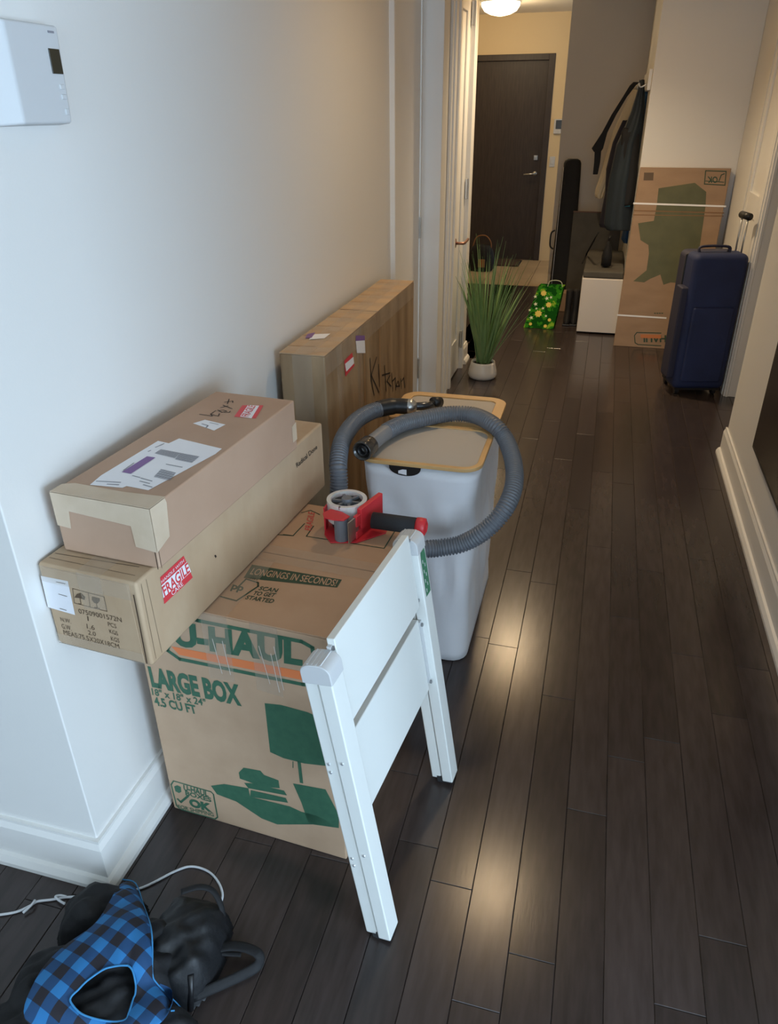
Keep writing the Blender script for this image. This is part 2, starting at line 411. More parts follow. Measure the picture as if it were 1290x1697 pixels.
# second door on the left with copper lever
d2 = struct('door_2', MB().box(XS-.055, XS-.03, 4.335, 4.695, .01, 2.1), M_trim, bevel=.002)
m = MB()
for y0, y1 in ((4.335, 4.44), (4.60, 4.695)): m.box(XS-.03, XS-.020, y0, y1, .01, 2.1)
for z0, z1 in ((.01, .22), (1.95, 2.1)): m.box(XS-.03, XS-.0205, 4.44, 4.60, z0, z1)
m.build('door_frame_panel', M_trim, d2, bevel=.003)
for z in (.2, 1.09, 1.95):
    MB().box(XS-.016, XS-.003, 4.675, 4.70, z-.055, z+.055).build('hinge', M_steel, d2, bevel=.002)
hz = .83
MB().cyl((XS-.02, 4.39, hz), .025, .025, .012, (1,0,0), 20).tube([(XS-.01,4.39,hz),(XS+.035,4.39,hz),(XS+.04,4.41,hz),(XS+.04,4.52,hz+.005)], .008, 10).build('door_handle', M_copper, d2, smooth=True)
base_run('baseboard_left_far', (XS-.018, 4.80), (XS-.018, 4.945), (1, 0), h=.12)
struct('wall_entry_left', MB().box(-2.1, -2.0, 4.5, 9.0, 0, CH), M_cream)
struct('wall_entry_near', MB().box(-2.1, XL-.14, 4.5, 4.93, 0, CH), M_cream)
# entry wall with the door
YE = 8.81
struct('wall_entry', MB().box(-2.1, -1.62, YE, YE+.1, 0, CH).box(-.672, 1.4, YE, YE+.1, 0, CH).box(-1.62, -.672, YE, YE+.1, 1.985, CH), M_cream)
d3 = struct('door_3', MB().box(-1.57, -.735, YE+.02, YE+.06, .0, 1.93), M_door, bevel=.003)
MB().box(-1.62, -1.57, YE-.012, YE+.06, 0, 1.985).box(-.735, -.672, YE-.012, YE+.06, 0, 1.985).box(-1.57, -.735, YE-.012, YE+.06, 1.93, 1.985).box(-1.57, -.735, YE-.005, YE+.019, -.003, .012).build('door_frame', M_door, d3, bevel=.003)
MB().box(-.815, -.775, YE+.005, YE+.021, 1.02, 1.065).cyl((-.795, YE+.008, 1.042), .012, .012, .012, (0,-1,0), 16).build('deadbolt', M_steel, d3, bevel=.003)
MB().cyl((-.79, YE+.02, .89), .024, .024, .012, (0,-1,0), 20).tube([(-.79,YE+.01,.89),(-.79,YE-.035,.89),(-.80,YE-.042,.89),(-.905,YE-.042,.882)], .009, 10).build('door_handle', M_steel, d3, smooth=True)
# grey wall of the coat alcove, beige stub wall, right side
YG = 7.45
gx = py(930, 218, YG).x
struct('wall_grey', MB().box(gx, 1.4, YG, YG+.1, 0, CH), M_grey)
YB, XB = 5.73, .18
struct('wall_stub', MB().box(XB, .785, YB, YB+.11, 0, CH).box(XB, XB+.11, YB+.11, YG, 0, CH), M_wall, bevel=.003)
struct('wall_right_far', MB().box(.785, .9, 5.16, YB+.11, 0, CH).box(.785, .9, 4.58, 4.64, 0, CH).box(.80, .9, 4.64, 5.16, 2.1, CH), M_wall)
d4 = struct('door_4', MB().box(.80, .84, 4.645, 5.145, .01, 2.1), M_trim, bevel=.002)
m = MB()
for y0, y1 in ((4.645, 4.72), (5.07, 5.145)): m.box(.786, .80, y0, y1, .01, 2.1)
for z0, z1 in ((.01, .22), (1.95, 2.1), (.95, 1.07)): m.box(.787, .80, 4.72, 5.07, z0, z1)
m.build('door_frame_panel', M_trim, d4, bevel=.003)
m = MB(); m.box(.79, .90, 4.545, 4.58, 0, 2.2).box(.80, .815, 4.535, 4.545, 0, 2.2).box(.86, .90, 4.538, 4.545, 0, 2.2)
struct('trim_5', m, M_trim, bevel=.003)
struct('wall_alcove_right', MB().box(.90, 1.5, 4.55, 4.65, 0, CH).box(1.4, 1.5, 3.4, 4.55, 0, CH), M_wall)
struct('wall_right', MB().box(XR, XR+.12, .8, 3.66, 0, CH).box(XR+.12, 1.5, 3.5, 3.66, 0, CH), M_wall, bevel=.003)
base_run('baseboard_right', (XR, 3.675), (XR, .8), (-1, 0), h=.135)
# room behind the camera, with the big window the daylight comes through
struct('wall_back', MB().box(-3.6, -1.2, -3.2, -3.1, 0, CH).box(1.6, 3.6, -3.2, -3.1, 0, CH).box(-1.2, 1.6, -3.2, -3.1, 0, .35).box(-1.2, 1.6, -3.2, -3.1, 2.25, CH), M_wall)
m = MB()
for x in (-1.2, .175, 1.55): m.box(x, x+.05, -3.18, -3.14, .35, 2.25)
m.box(-1.2, 1.6, -3.18, -3.14, .35, .4).box(-1.2, 1.6, -3.18, -3.14, 2.2, 2.25)
struct('added_back_window', m, M_trim)  # unseen second window, added to go with the fill from behind
struct('wall_room_left', MB().box(-3.6, -3.5, -3.1, .86, 0, CH), M_wall)
m = MB(); m.box(3.5, 3.6, -3.1, -2.6, 0, CH).box(3.5, 3.6, .2, 1.1, 0, CH).box(3.5, 3.6, -2.6, .2, 0, .15).box(3.5, 3.6, -2.6, .2, 2.05, CH)
struct('wall_room_right', m, M_wall)
struct('wall_room_end', MB().box(XR+.12, 3.6, .8, .92, 0, CH), M_wall)
m = MB()
for y in (-2.6, -1.7, -.75, .15): m.box(3.52, 3.56, y, y+.05, .15, 2.05)
m.box(3.52, 3.56, -2.6, .2, .15, .2).box(3.52, 3.56, -2.6, .2, 2.0, 2.05)
struct('window_1', m, M_trim)

# ================================================================= LAMPS
dl = thing('ceiling_light', (-1.1, 7.75, CH), 'round glowing flush ceiling light near the dark entry door', 'light')
M_glow = mat('lit_glass_dome', rgb(255,240,215), .3, emit=(1.0, .86, .62, 1), estr=3.2)
MB().lathe((-1.1,7.75,CH-.115), [(.03,0),(.09,.012),(.14,.035),(.165,.07),(.17,.1)], 32).build('glass_dome', M_glow, dl, smooth=True)
MB().cyl((-1.1,7.75,CH-.018), .178, .178, .017, n=32).build('base_ring', M_steel, dl)
l = bpy.data.lights.new('entry_lamp', 'POINT'); l.energy = 17; l.color = (1.0, .76, .46); l.shadow_soft_size = .15
o = link(bpy.data.objects.new('entry_lamp', l)); o.location = (-1.1, 7.75, CH-.2)
for nm, (x, y), lab, pw in (('downlight', (-.17, 2.66), 'recessed ceiling downlight above the cardboard boxes', 24), ('downlight', (-.33, 4.75), 'recessed ceiling downlight above the potted grass', 98)):
    t = thing(nm, (x, y, CH), lab, 'light', 'recessed hallway downlights')
    MB().lathe((x,y,CH-.006), [(.045,.0),(.06,0),(.06,.005),(.045,.005)], 28, cap0=False, cap1=False).build('trim_ring', M_trim, t)
    MB().cyl((x,y,CH-.003), .044, .044, .002, n=24).build('lamp_face', mat('lit_lamp_face' if y < 4 else 'lit_far_lamp_face', rgb(255,220,160), .4, emit=(1,.60,.24,1), estr=(165 if y < 4 else 280)), t)
    l = bpy.data.lights.new('downlight_bulb', 'SPOT'); l.energy = pw; l.color = (1.0, .79, .52); l.shadow_soft_size = .075; l.spot_size = math.radians(130); l.spot_blend = .9
    o = link(bpy.data.objects.new('downlight_bulb', l)); o.location = (x, y, CH-.03)

# ================================================================= WALL FITTINGS
t = thing('thermostat', (XL, 1.12, 1.55), 'white electronic wall thermostat on the near left wall', 'thermostat')
m = MB(); xs = XL+.032
m.add([(XL,1.036,1.482),(XL,1.198,1.482),(XL,1.198,1.622),(XL,1.036,1.622),(xs,1.074,1.485),(xs,1.188,1.485),(xs,1.194,1.619),(xs,1.074,1.619)],
      [(0,1,2,3),(4,7,6,5),(0,4,5,1),(1,5,6,2),(2,6,7,3),(3,7,4,0)])
m.build('housing', M_plastic_w, t, bevel=.004)
MB().box(xs-.001, xs+.0015, 1.161, 1.187, 1.554, 1.588).build('display', M_lcd, t, bevel=.001)
MB().box(xs-.001, xs+.002, 1.172, 1.183, 1.533, 1.540).build('button', M_plastic_w, t, bevel=.001)
MB().box(xs-.001, xs+.002, 1.172, 1.183, 1.519, 1.526).build('button', M_plastic_w, t, bevel=.001)
MB().box(xs-.001, xs+.002, 1.175, 1.182, 1.497, 1.506).build('button', M_plastic_w, t, bevel=.001)
MB().box(xs-.001, xs+.0012, 1.168, 1.182, 1.6085, 1.6115).build('print', M_greyink, t)
t = thing('wall_intercom', (-.59, YE, 1.34), 'small white intercom with dark screen beside the entry door', 'intercom')
MB().box(-.632, -.55, YE-.025, YE, 1.27, 1.405).build('housing', M_plastic_w, t, bevel=.004)
MB().box(-.612, -.555, YE-.028, YE-.024, 1.315, 1.395).build('display', M_lcd, t)
p = py(915, 268, YE)
t = thing('light_switch', (p.x, YE, p.z), 'small white light switch plate right of the entry door', 'switch')
MB().box(p.x-.025, p.x+.03, YE-.008, YE, p.z-.05, p.z+.05).build('plate', M_plastic_w, t, bevel=.003)
MB().box(p.x-.01, p.x+.014, YE-.013, YE-.007, p.z-.022, p.z+.022).build('rocker', M_plastic_w, t, bevel=.002)
t = thing('wall_screen', (XR, 2.4, .33), 'black glossy panel mounted low on the right wall', 'screen')
MB().box(XR-.03, XR, 1.75, 2.965, .325, .98).build('frame', M_black, t, bevel=.004)
MB().box(XR-.034, XR-.029, 1.77, 2.945, .345, .96).build('glass', M_screen, t, bevel=.001)

# ================================================================= LARGE U-HAUL BOX
def rotv(deg): a = math.radians(deg); return Vector((math.cos(a), math.sin(a), 0)), Vector((-math.sin(a), math.cos(a), 0))
UP = Vector((0,0,1))
ex, ey = rotv(-3.5)
UW, UD, UH = .455, .487, .628
FR = Vector((-.396, 1.042, 0)); O = FR - ex*UW
ub = thing('moving_box', O + ex*UW/2, 'large cardboard moving box printed LARGE BOX standing on the floor', 'box')
MB().obox(O, ex, ey, UP, (0,UW), (0,UD), (0,UH-.004)).build('body', M_card, ub, bevel=.004)
m = MB()
m.obox(O, ex, ey, UP, (.001,UW-.001), (.001,UD/2-.0015), (UH-.0035,UH)).build('flap', M_card_top, ub, bevel=.001, segs=1)
m = MB()
m.obox(O, ex, ey, UP, (.001,UW-.001), (UD/2+.0015,UD-.001), (UH-.0035,UH)).build('flap', M_card_top, ub, bevel=.001, segs=1)
FF = Face(O, ex, UP)                     # front face, normal = ex x up = -ey
FT = Face(O + UP*UH, ex, ey)             # top
g = MB()
# frame around the name
FF.line(g, [(290,1016),(327,1028),(500,1063),(518,1073),(522,1098)], .009)
FF.line(g, [(277,1077),(298,1092),(502,1134),(540,1138)], .009)
text(FF, g, 'U-HAUL', (290,1067), (502,1101), (286,1030), bold=.05)
FF.line(g, [(277,1077),(282,1066)], .009)
text(FF, g, 'LARGE BOX', (252,1136), (401,1168), (245,1105), bold=.05)
text(FF, g, '18" x 18" x 24"', (253,1151), (342,1170), (251,1140), bold=.02)
text(FF, g, '4.5 CU FT', (258,1168), (327,1183), (254,1154), bold=.03)
g.build('print', M_green, ub)
g = MB(); FF.poly(g, [(284,1071),(296,1073),(503,1113),(530,1116),(534,1132),(501,1127),(297,1085)], .0004); g.build('print', M_orange, ub)['label'] = 'orange printed stripe'
g = MB()   # lamp, books, box picture
FF.poly(g, [(439,1165),(466,1168),(510,1180),(545,1195),(556,1262),(550,1270),(505,1265),(470,1256),(448,1246)])
FF.line(g, [(496,1262),(500,1296)], .008); FF.line(g, [(486,1262),(486,1272)], .002)
FF.poly(g, [(350,1302),(372,1299),(412,1306),(415,1320),(480,1336),(500,1345),(526,1352),(556,1368),(520,1366),(460,1366),(434,1356),(392,1328),(360,1316)])
FF.poly(g, [(396,1280),(404,1272),(432,1277),(438,1284),(462,1293),(464,1306),(440,1304),(420,1298),(398,1290)])
FF.poly(g, [(405,1297),(420,1298),(471,1310),(476,1318),(412,1306)])
FF.poly(g, [(416,1309),(474,1322),(478,1330),(415,1320)], .0009)
FF.poly(g, [(486,1298),(540,1308),(562,1350),(562,1372),(512,1365),(500,1330)])
# approved badge
FF.line(g, [(284,1300),(288,1294),(350,1312),(354,1316),(361,1354),(357,1357),(300,1341),(293,1335)], .0035, close=True)
text(FF, g, 'U-HAUL', (305,1309), (346,1320), (304,1300), bold=.03)
text(FF, g, 'BOXES', (308,1317), (351,1329), (307,1310), bold=.03)
FF.poly(g, [(289,1303),(294,1301),(300,1304),(301,1312),(297,1314),(291,1311)])
FF.line(g, [(295,1324),(300,1329),(312,1319)], .006)
text(FF, g, 'OK', (315,1335), (352,1345), (313,1323), bold=.06)
text(FF, g, 'FOR SHIPPING', (296,1339), (355,1353), (295,1333), bold=.01)
g.build('print', M_green, ub)
g = MB()   # top prints
FT.poly(g, [(404,958),(418,936),(567,961),(559,974)], .0006)
FT.line(g, [(392,976),(408,960),(428,966),(428,972),(392,996),(366,989)], .004)
text(FT, g, 'SCAN', (428,978), (458,982), (433,972), bold=.02)
text(FT, g, 'TO GET', (418,986), (454,990), (423,980), bold=.02)
text(FT, g, 'STARTED', (406,993), (452,1000), (411,987), bold=.02)
text(FT, g, 'pp', (383,976), (402,980), (388,966), bold=.03)
text(FT, g, 'TRY', (412,960), (428,963), (416,956), off=.0014, bold=.0)
FT.line(g, [(470,886),(486,888),(505,868)], .003); FT.line(g, [(455,886),(486,888)], .003)
FT.line(g, [(520,872),(508,889),(637,909),(655,880)], .003); FT.line(g, [(530,853),(515,846),(500,850)], .003)
g.build('print', M_dgreen, ub)
g = MB(); text(FT, g, 'LONGINGS IN SECONDS!', (414,952), (556,972), (421,942), off=.001, bold=.01); g.build('print', M_card_top, ub)
g = MB(); text(FT, g, 'FRAGILE', (516,880), (522,850), (505,878), off=.0009); g.build('print', M_redhi, ub)
g = MB()   # clear tape over the centre seam and down the front
FT.poly(g, [(0,UD/2-.035),(UW,UD/2-.035),(UW,UD/2+.03),(0,UD/2+.03)], .0012, px=False)
FF.poly(g, [(.165,UH-.17),(.225,UH-.165),(.225,UH),(.165,UH)], .0012, px=False)
FF.poly(g, [(.275,UH-.17),(.335,UH-.175),(.335,UH),(.275,UH)], .0012, px=False)
FT.poly(g, [(.165,0),(.225,0),(.225,UD*.45),(.165,UD*.45)], .0012, px=False)
g.build('packing_tape', M_clear, ub)
g = MB(); rt = random.Random(5)
for px_, py_ in ((.185, 1), (.205, 1), (.295, 1), (.315, 1), (.325,1)):
    FF.line(g, [(px_+rt.uniform(-.004,.004), UH-.04-rt.random()*.03), (px_+.012, UH-.165+rt.random()*.02)], .0014, .0016, px=False)
g.build('tape_crease', mat('tape_crease_white', rgb(214,208,200), .3), ub)

# ================================================================= LONG LOWER BOX
O = Vector((-.890,.899,.6305)); P2 = Vector((-.684,.884,.6305)); ex = (P2-O).normalized(); ey = Vector((-ex.y, ex.x, 0))
LW, LD, LH = .206, .765, .178
lb = thing('long_box', O + ex*LW/2 + ey*LD/2, 'long cardboard carton with FRAGILE sticker lying across the large moving box', 'box')
m = MB(); m.obox(O, ex, ey, UP, (0,LW), (0,LD), (0,LH)); m.build('body', M_card_kraft, lb, bevel=.006)
F1 = Face(O, ex, UP); F2 = Face(O+ex*LW, ey, UP); F3 = Face(O+UP*LH, ex, ey)
m = MB(); F1.poly(m, [(.012,.006),(.192,.006),(.188,.172),(.010,.172)], .0, px=False, thick=.002); m.build('flap', M_card_kraft, lb, bevel=.001, segs=1)
m = MB(); F1.line(m, [(223,985),(232,1030),(245,1098)], .0022, .0026); F1.line(m, [(.005,.006),(.19,.006)], .001, .0026, px=False); m.build('edge_crack', M_gap, lb)
m = MB(); F1.poly(m, [(69,953),(114,962),(126,1018),(81,1005)], .0024); m.build('label', M_white, lb)['label'] = 'plain white shipping label'
m = MB()
for a, b in (((95,963),(110,966)),((99,983),(113,987)),((101,1007),(112,1010))): F1.line(m, [a,b], .0012, .003)
F1.line(m, [(122,974),(174,988),(179,1012),(125,998)], .0012, .0026, close=True); F1.line(m, [(148,981),(151,1004)], .0012, .0026)
F1.poly(m, [(125,989),(129,983),(136,981),(143,988),(142,993),(134,990)], .0026); F1.line(m, [(134,988),(136,1000),(132,999)], .0016, .0026)
F1.poly(m, [(154,987),(167,990),(167,995),(163,999),(158,998),(154,993)], .0026); F1.line(m, [(161,997),(163,1006)], .0016, .0026); F1.line(m, [(158,1005),(167,1007)], .0016, .0026)
text(F1, m, '07509001572N', (133,1015), (204,1030), (131,1007), off=.0028)
text(F1, m, 'N.W.', (103,1028), (120,1032), (101,1021), off=.0028); text(F1, m, '1', (147,1027), (149,1028), (146,1019), off=.0028); text(F1, m, 'PCS', (181,1036), (195,1040), (180,1029), off=.0028)
text(F1, m, 'G.W.', (105,1040), (121,1044), (103,1032), off=.0028); text(F1, m, '1.6', (146,1040), (159,1043), (145,1032), off=.0028); text(F1, m, 'KGS', (184,1048), (198,1052), (182,1041), off=.0028)
text(F1, m, '2.0', (148,1050), (161,1053), (147,1043), off=.0028); text(F1, m, 'KGS', (186,1060), (200,1064), (185,1053), off=.0028)
text(F1, m, 'MEAS:75.5X20X18CM', (108,1050), (200,1074), (106,1042), off=.0028)
m.build('print', M_brown_ink, lb)
m = MB(); F2.poly(m, [(265,957),(304,921),(319,957),(272,1001)], .0008); m.build('sticker', M_red, lb)['label'] = 'red FRAGILE sticker'
m = MB(); F2.poly(m, [(267,970),(309,931),(316,947),(270,991)], .0012); m.build('sticker_band', M_white, lb)
m = MB(); text(F2, m, 'FRAGILE', (272,989), (314,947), (267,973), off=.0016, bold=.02); m.build('print', M_red, lb)
m = MB(); text(F2, m, 'HANDLE WITH', (267,967), (304,931), (266,962), off=.0016); text(F2, m, 'CARE', (285,987), (303,969), (282,981), off=.0016); m.build('print', M_white, lb)
m = MB(); text(F2, m, 'Radical Done', (492,775), (526,743), (490,768), off=.0008, bold=.015); F2.poly(m, [(355,921),(357,919),(359,922),(357,925)]); m.build('print', M_black_ink, lb)
m = MB(); F3.poly(m, [(.085,0),(.135,0),(.135,.1),(.085,.1)], .0008, px=False); F1.poly(m, [(.085,.10),(.135,.11),(.135,LH),(.085,LH)], .003, px=False)
F1.poly(m, [(.004,.142),(.194,.142),(.194,.176),(.004,.176)], .0032, px=False); F1.poly(m, [(.004,.004),(.194,.004),(.194,.028),(.004,.028)], .0032, px=False); m.build('packing_tape', M_clear, lb)
m = MB(); F3.line(m, [(.01,.035),(.18,.045)], .0015, .0005, px=False); F3.line(m, [(.01,.02),(.19,.02)], .001, .0005, px=False)
F2.line(m, [(.012,.01),(.012,.17)], .0008, .0005, px=False); F2.line(m, [(.03,.01),(.026,.17)], .0007, .0005, px=False)
m.build('crease', M_brown_ink, lb)

# ================================================================= UPPER BOX
O = Vector((-.867,.956,.8105)); P2 = Vector((-.666,.931,.8105)); ex = (P2-O).normalized(); ey = Vector((-ex.y, ex.x, 0))
a = math.radians(2.5); ey = Vector((0.068,.9977,0)).normalized(); ex = Vector((ey.y,-ey.x,0))
O = P2 - ex*.201
VW, VD, VH = .201, .548, .117
vb = thing('taped_box', O + ex*VW/2 + ey*VD/2, 'brown carton with masking tape end and shipping label, topmost of the stack', 'box')
MB().obox(O, ex, ey, UP, (0,VW), (0,VD), (0,VH)).build('body', M_card_pink, vb, bevel=.004)
G1 = Face(O, ex, UP); G2 = Face(O+ex*VW, ey, UP); G3 = Face(O+UP*VH, ex, ey); G4 = Face(O, -ey, UP)
m = MB()
G3.poly(m, [(0,0),(VW,0),(VW,.045),(.12,.038),(.02,.04),(0,.03)], .0005, px=False, thick=.0008)
G1.poly(m, [(0,VH),(0,.052),(.028,.05),(.032,.085),(.158,.078),(.160,.038),(VW,.034),(VW,VH)], .0005, px=False, thick=.0008)
G2.poly(m, [(0,.034),(.038,.045),(.045,VH-.01),(.042,VH),(0,VH)], .0005, px=False, thick=.0008)
m.build('masking_tape', M_masking, vb)
m = MB(); G3.poly(m, [(149,804),(168,788),(262,731),(280,735),(297,727),(368,744),(357,753),(246,813),(210,806),(203,809)], .0006); m.build('label', M_white, vb)['label'] = 'white shipping label with barcodes'
m = MB()
def bars(face, mb, q, n, off):
    a, b, c, d = [Vector(face.loc(p)) for p in q]
    for i in range(n):
        t0 = (i+.12)/n; t1 = (i+.12+.4+.35*((i*7) % 3)/2)/n
        face.poly(mb, [a+(b-a)*t0, a+(b-a)*t1, d+(c-d)*t1, d+(c-d)*t0], off, px=False)
bars(G3, m, [(256,752),(269,745),(299,750),(288,758)][0:1]+[(267,745),(299,751),(290,760)], 14, .001)
bars(G3, m, [(290,762),(299,751),(331,757),(318,768)], 14, .001)
bars(G3, m, [(255,791),(267,778),(292,784),(282,797)], 12, .001)
for p, q in (((276,770),(302,775)),((220,789),(232,792)),((234,793),(252,798)),((232,798),(248,802)),((238,804),(252,808)),((160,798),(200,800)),((178,803),(197,804)),((205,780),(222,768)),((258,742),(272,736)),((250,747),(246,749))):
    G3.line(m, [p, q], .0025, .001)
m.build('print', M_greyink, vb)
m = MB(); G3.poly(m, [(202,783),(244,757),(258,759),(217,786)], .0011); m.build('print', M_purple, vb)
m = MB(); G3.poly(m, [(320,702),(340,696),(374,704),(355,714)], .0006); m.build('label', M_white, vb)['label'] = 'small white label'
m = MB(); G3.line(m, [(335,703),(345,706),(342,709)], .003, .001); G3.line(m, [(348,701),(362,704)], .002, .001); m.build('print', M_greyink, vb)
m = MB(); G3.poly(m, [(388,691),(402,672),(437,672),(424,694)], .0006); m.build('sticker', M_red, vb)['label'] = 'red and white FRAGILE sticker'
m = MB(); G3.poly(m, [(398,691),(411,672),(430,673),(417,694)], .001); m.build('sticker_band', M_white, vb)
m = MB(); text(G3, m, 'FRAGILE', (412,692), (424,674), (400,690), off=.0014, bold=.01); m.build('print', M_red, vb)
m = MB()   # marker word on the lid
for s_ in ([(331,687),(352,690)], [(352,690),(350,687)], [(358,681),(349,687),(362,690),(364,686)], [(361,680),(368,684),(376,682),(370,680),(363,681)], [(372,684),(380,684),(382,682)], [(370,672),(385,678)], [(366,676),(378,673)], [(372,667),(386,665),(386,668)], [(380,662),(377,670)]):
    G3.line(m, s_, .0022, .001)
m.build('handwriting', M_black_ink, vb)
m = MB(); G2.poly(m, [(VD-.022,.022),(VD,.022),(VD,.065),(VD-.022,.06)], .0006, px=False); m.build('tape_piece', M_masking, vb)
m = MB(); G2.line(m, [(.004,.0),(.004,.06)], .001, .0006, px=False); G1.line(m, [(VW-.004,0),(VW-.004,.036)], .0016, .0006, px=False); m.build('edge_crack', M_gap, vb)

# ================================================================= TALL WORN BOX
O = Vector((-.865, 1.945, 0)); TW, TD, TH = .140, 1.085, .885
ex, ey = rotv(0.0)
tb = thing('tall_box', O + ex*TW/2 + ey*TD/2, 'tall narrow worn cardboard box marked Kitchen standing against the left wall', 'box')
MB().obox(O, ex, ey, UP, (0,TW), (0,TD), (0,TH)).build('body', M_card_worn, tb, bevel=.006)
H1 = Face(O, ex, UP); H2 = Face(O+ex*TW, ey, UP); H3 = Face(O+UP*TH, ex, ey)
m = MB(); H3.poly(m, [(.0,.0),(TW,.0),(TW,TD/2-.005),(0,TD/2-.005)], .0, px=False, thick=.002)
H3.poly(m, [(.0,TD/2+.005),(TW,TD/2+.005),(TW,TD),(0,TD)], .0, px=False, thick=.002); m.build('flap', M_card_kraft, tb)
m = MB()
for i in range(9):
    y = .02 + i*.118; H3.poly(m, [(0,y),(TW,y+.01),(TW,y+.06),(0,y+.05)], .003, px=False)
H3.poly(m, [(.045,0),(.095,0),(.095,TD),(.045,TD)], .0036, px=False)
H1.poly(m, [(.04,.5),(.10,.5),(.10,TH),(.04,TH)], .001, px=False)
for y in (.1, .3): H2.poly(m, [(y,.3),(y+.05,.3),(y+.05,TH),(y,TH)], .001, px=False)
H2.poly(m, [(0,TH-.06),(TD,TH-.06),(TD,TH),(0,TH)], .0014, px=False)
m.build('packing_tape', M_clear, tb)
m = MB()
for i in range(9):
    y = .02 + i*.118; H3.line(m, [(0,y+.055),(TW*.55,y+.062)], .006, .0026, px=False)
for y in (.135, .33, .37, .56): H2.line(m, [(y,.35),(y+.008,TH-.07)], .012, .0006, px=False)
m.build('stain', mat('brown_tape_residue', rgb(160,124,84), .5), tb)
m = MB(); H2.poly(m, [(570,598),(583,584),(587,606),(572,624)], .0018); m.build('sticker', M_red, tb)['label'] = 'red FRAGILE sticker'
m = MB(); H2.poly(m, [(571,603),(585,591),(586,602),(573,616)], .0022); m.build('sticker_band', M_white, tb)
m = MB(); H2.poly(m, [(589,565),(604,564),(605,585),(591,585)], .0018); m.build('label', M_white, tb)
m = MB(); H2.poly(m, [(589,556),(604,556),(604,564),(589,565)], .0019); H3.poly(m, [(510,556),(523,553),(517,562),(506,563)], .0046); m.build('print', M_purple, tb)
m = MB(); H3.poly(m, [(522,556),(548,555),(538,563),(512,565)], .0044); m.build('label', M_white, tb)
m = MB()
for s_ in ([(613,594),(615,630),(620,655)], [(624,592),(615,622),(628,650)], [(627,604),(629,640)], [(637,606),(640,648)], [(633,622),(646,618)], [(646,622),(641,632),(648,640)], [(649,618),(651,648)], [(650,632),(655,626),(656,646)], [(659,632),(656,640),(662,640),(660,632)], [(664,628),(665,644)], [(665,632),(669,626),(671,642)]):
    H2.line(m, s_, .006, .0016)
m.build('handwriting', M_black_ink, tb)

# ================================================================= HAMPER
hx0, hx1, hy0, hy1, hz_ = -.578, -.243, 1.768, 2.335, .655
hp = thing('laundry_hamper', ((hx0+hx1)/2, (hy0+hy1)/2, 0), 'tall grey fabric laundry hamper with bamboo rimmed lid behind the large box', 'hamper')
def rrect(x0, x1, y0, y1, r, z, n=7):
    out = []
    for cx, cy, a0 in ((x1-r, y0+r, -90), (x1-r, y1-r, 0), (x0+r, y1-r, 90), (x0+r, y0+r, 180)):
        for i in range(n):
            a = math.radians(a0 + 90*i/(n-1)); out.append(Vector((cx + r*math.cos(a), cy + r*math.sin(a), z)))
    return out
def resample(loop, n):
    L_ = loop + [loop[0]]; ds = [0]
    for a_, b_ in zip(L_, L_[1:]): ds.append(ds[-1] + (b_-a_).length)
    out = []; j = 0
    for i in range(n):
        t = ds[-1]*i/n
        while ds[j+1] < t: j += 1
        k = (t-ds[j])/max(ds[j+1]-ds[j], 1e-9); out.append(L_[j].lerp(L_[j+1], k))
    return out
R = []; NV = 96; cx, cy = (hx0+hx1)/2, (hy0+hy1)/2
for k in range(27):
    t = k/26; z = .004 + t*(hz_-.02)
    ins = .004 + .010*(1-t)
    lp = resample(rrect(hx0+ins, hx1-ins, hy0+ins, hy1-ins, .05, z), NV)
    ring = []
    for j, p in enumerate(lp):
        d = Vector((p.x-cx, p.y-cy, 0)).normalized(); env = math.sin(math.pi*min(1, max(0, t)))**.6
        w = (math.sin(j*.55 + z*9 + 1.3*math.sin(z*14)) * .45 + math.sin(j*.23 - z*15)*.6 + .5*math.sin(j*1.1+z*22)) * .008 * env
        w += -.006*env - .007*env*abs(math.sin(j*.31 + z*7 + math.sin(z*11)))**10
        ring.append(p + d*w)
    R.append(ring)
body = MB(); body.rings(R); body.build('fabric_body', M_hamp, hp, smooth=True)
def rim(name, y0, y1, z, m_, tilt=0, rr_=.055, w=.016, h=.011):
    o = rrect(hx0-.004, hx1+.004, y0, y1, rr_, 0); i = rrect(hx0-.004+w, hx1+.004-w, y0+w, y1-w, rr_-w, 0)
    mb = MB(); n = len(o); T = lambda p, dz: Vector((p.x, p.y, z + dz + (p.y-y0)*tilt))
    vs = [T(p,0) for p in o] + [T(p,h) for p in o] + [T(p,h) for p in i] + [T(p,0) for p in i]; fs = []
    for j in range(n):
        k = (j+1) % n
        for q in range(4):
            r2 = (q+1) % 4; fs.append((q*n+j, q*n+k, r2*n+k, r2*n+j))
    mb.add(vs, fs); ob = mb.build(name, m_, hp, bevel=.002, segs=2)
    pn = MB(); pn.add([T(p, h-.004) for p in i] + [T(p, h-.007) for p in i], [tuple(range(n)), tuple(range(n, 2*n))[::-1]] + [(j, (j+1) % n, n+(j+1) % n, n+j) for j in range(n)])
    return ob, pn
r1, p1 = rim('lid_rim', hy0-.006, 2.055, hz_, M_bamboo); p1.build('lid_panel', M_lid, hp)
r2, p2 = rim('lid_rim', 2.062, hy1+.006, hz_-.002, M_bamboo, w=.034); p2.build('lid_panel', M_lid, hp)
HF = Face((hx0, hy0-.002, 0), (1,0,0), (0,0,1))
m = MB()
q = [HF.loc(p) for p in [(645,773),(698,783)]]; c0 = (Vector(q[0])+Vector(q[1]))/2; hw = abs(q[1][0]-q[0][0])/2
pts = [(c0.x-hw, hz_), (c0.x+hw, hz_)] + [(c0.x + hw*math.cos(a_), hz_ - .028*math.sin(a_)**.8) for a_ in [math.pi*i/14 for i in range(1, 14)]]
HF.poly(m, pts, .0012, px=False, thick=.001); m.build('hand_opening', M_black, hp)
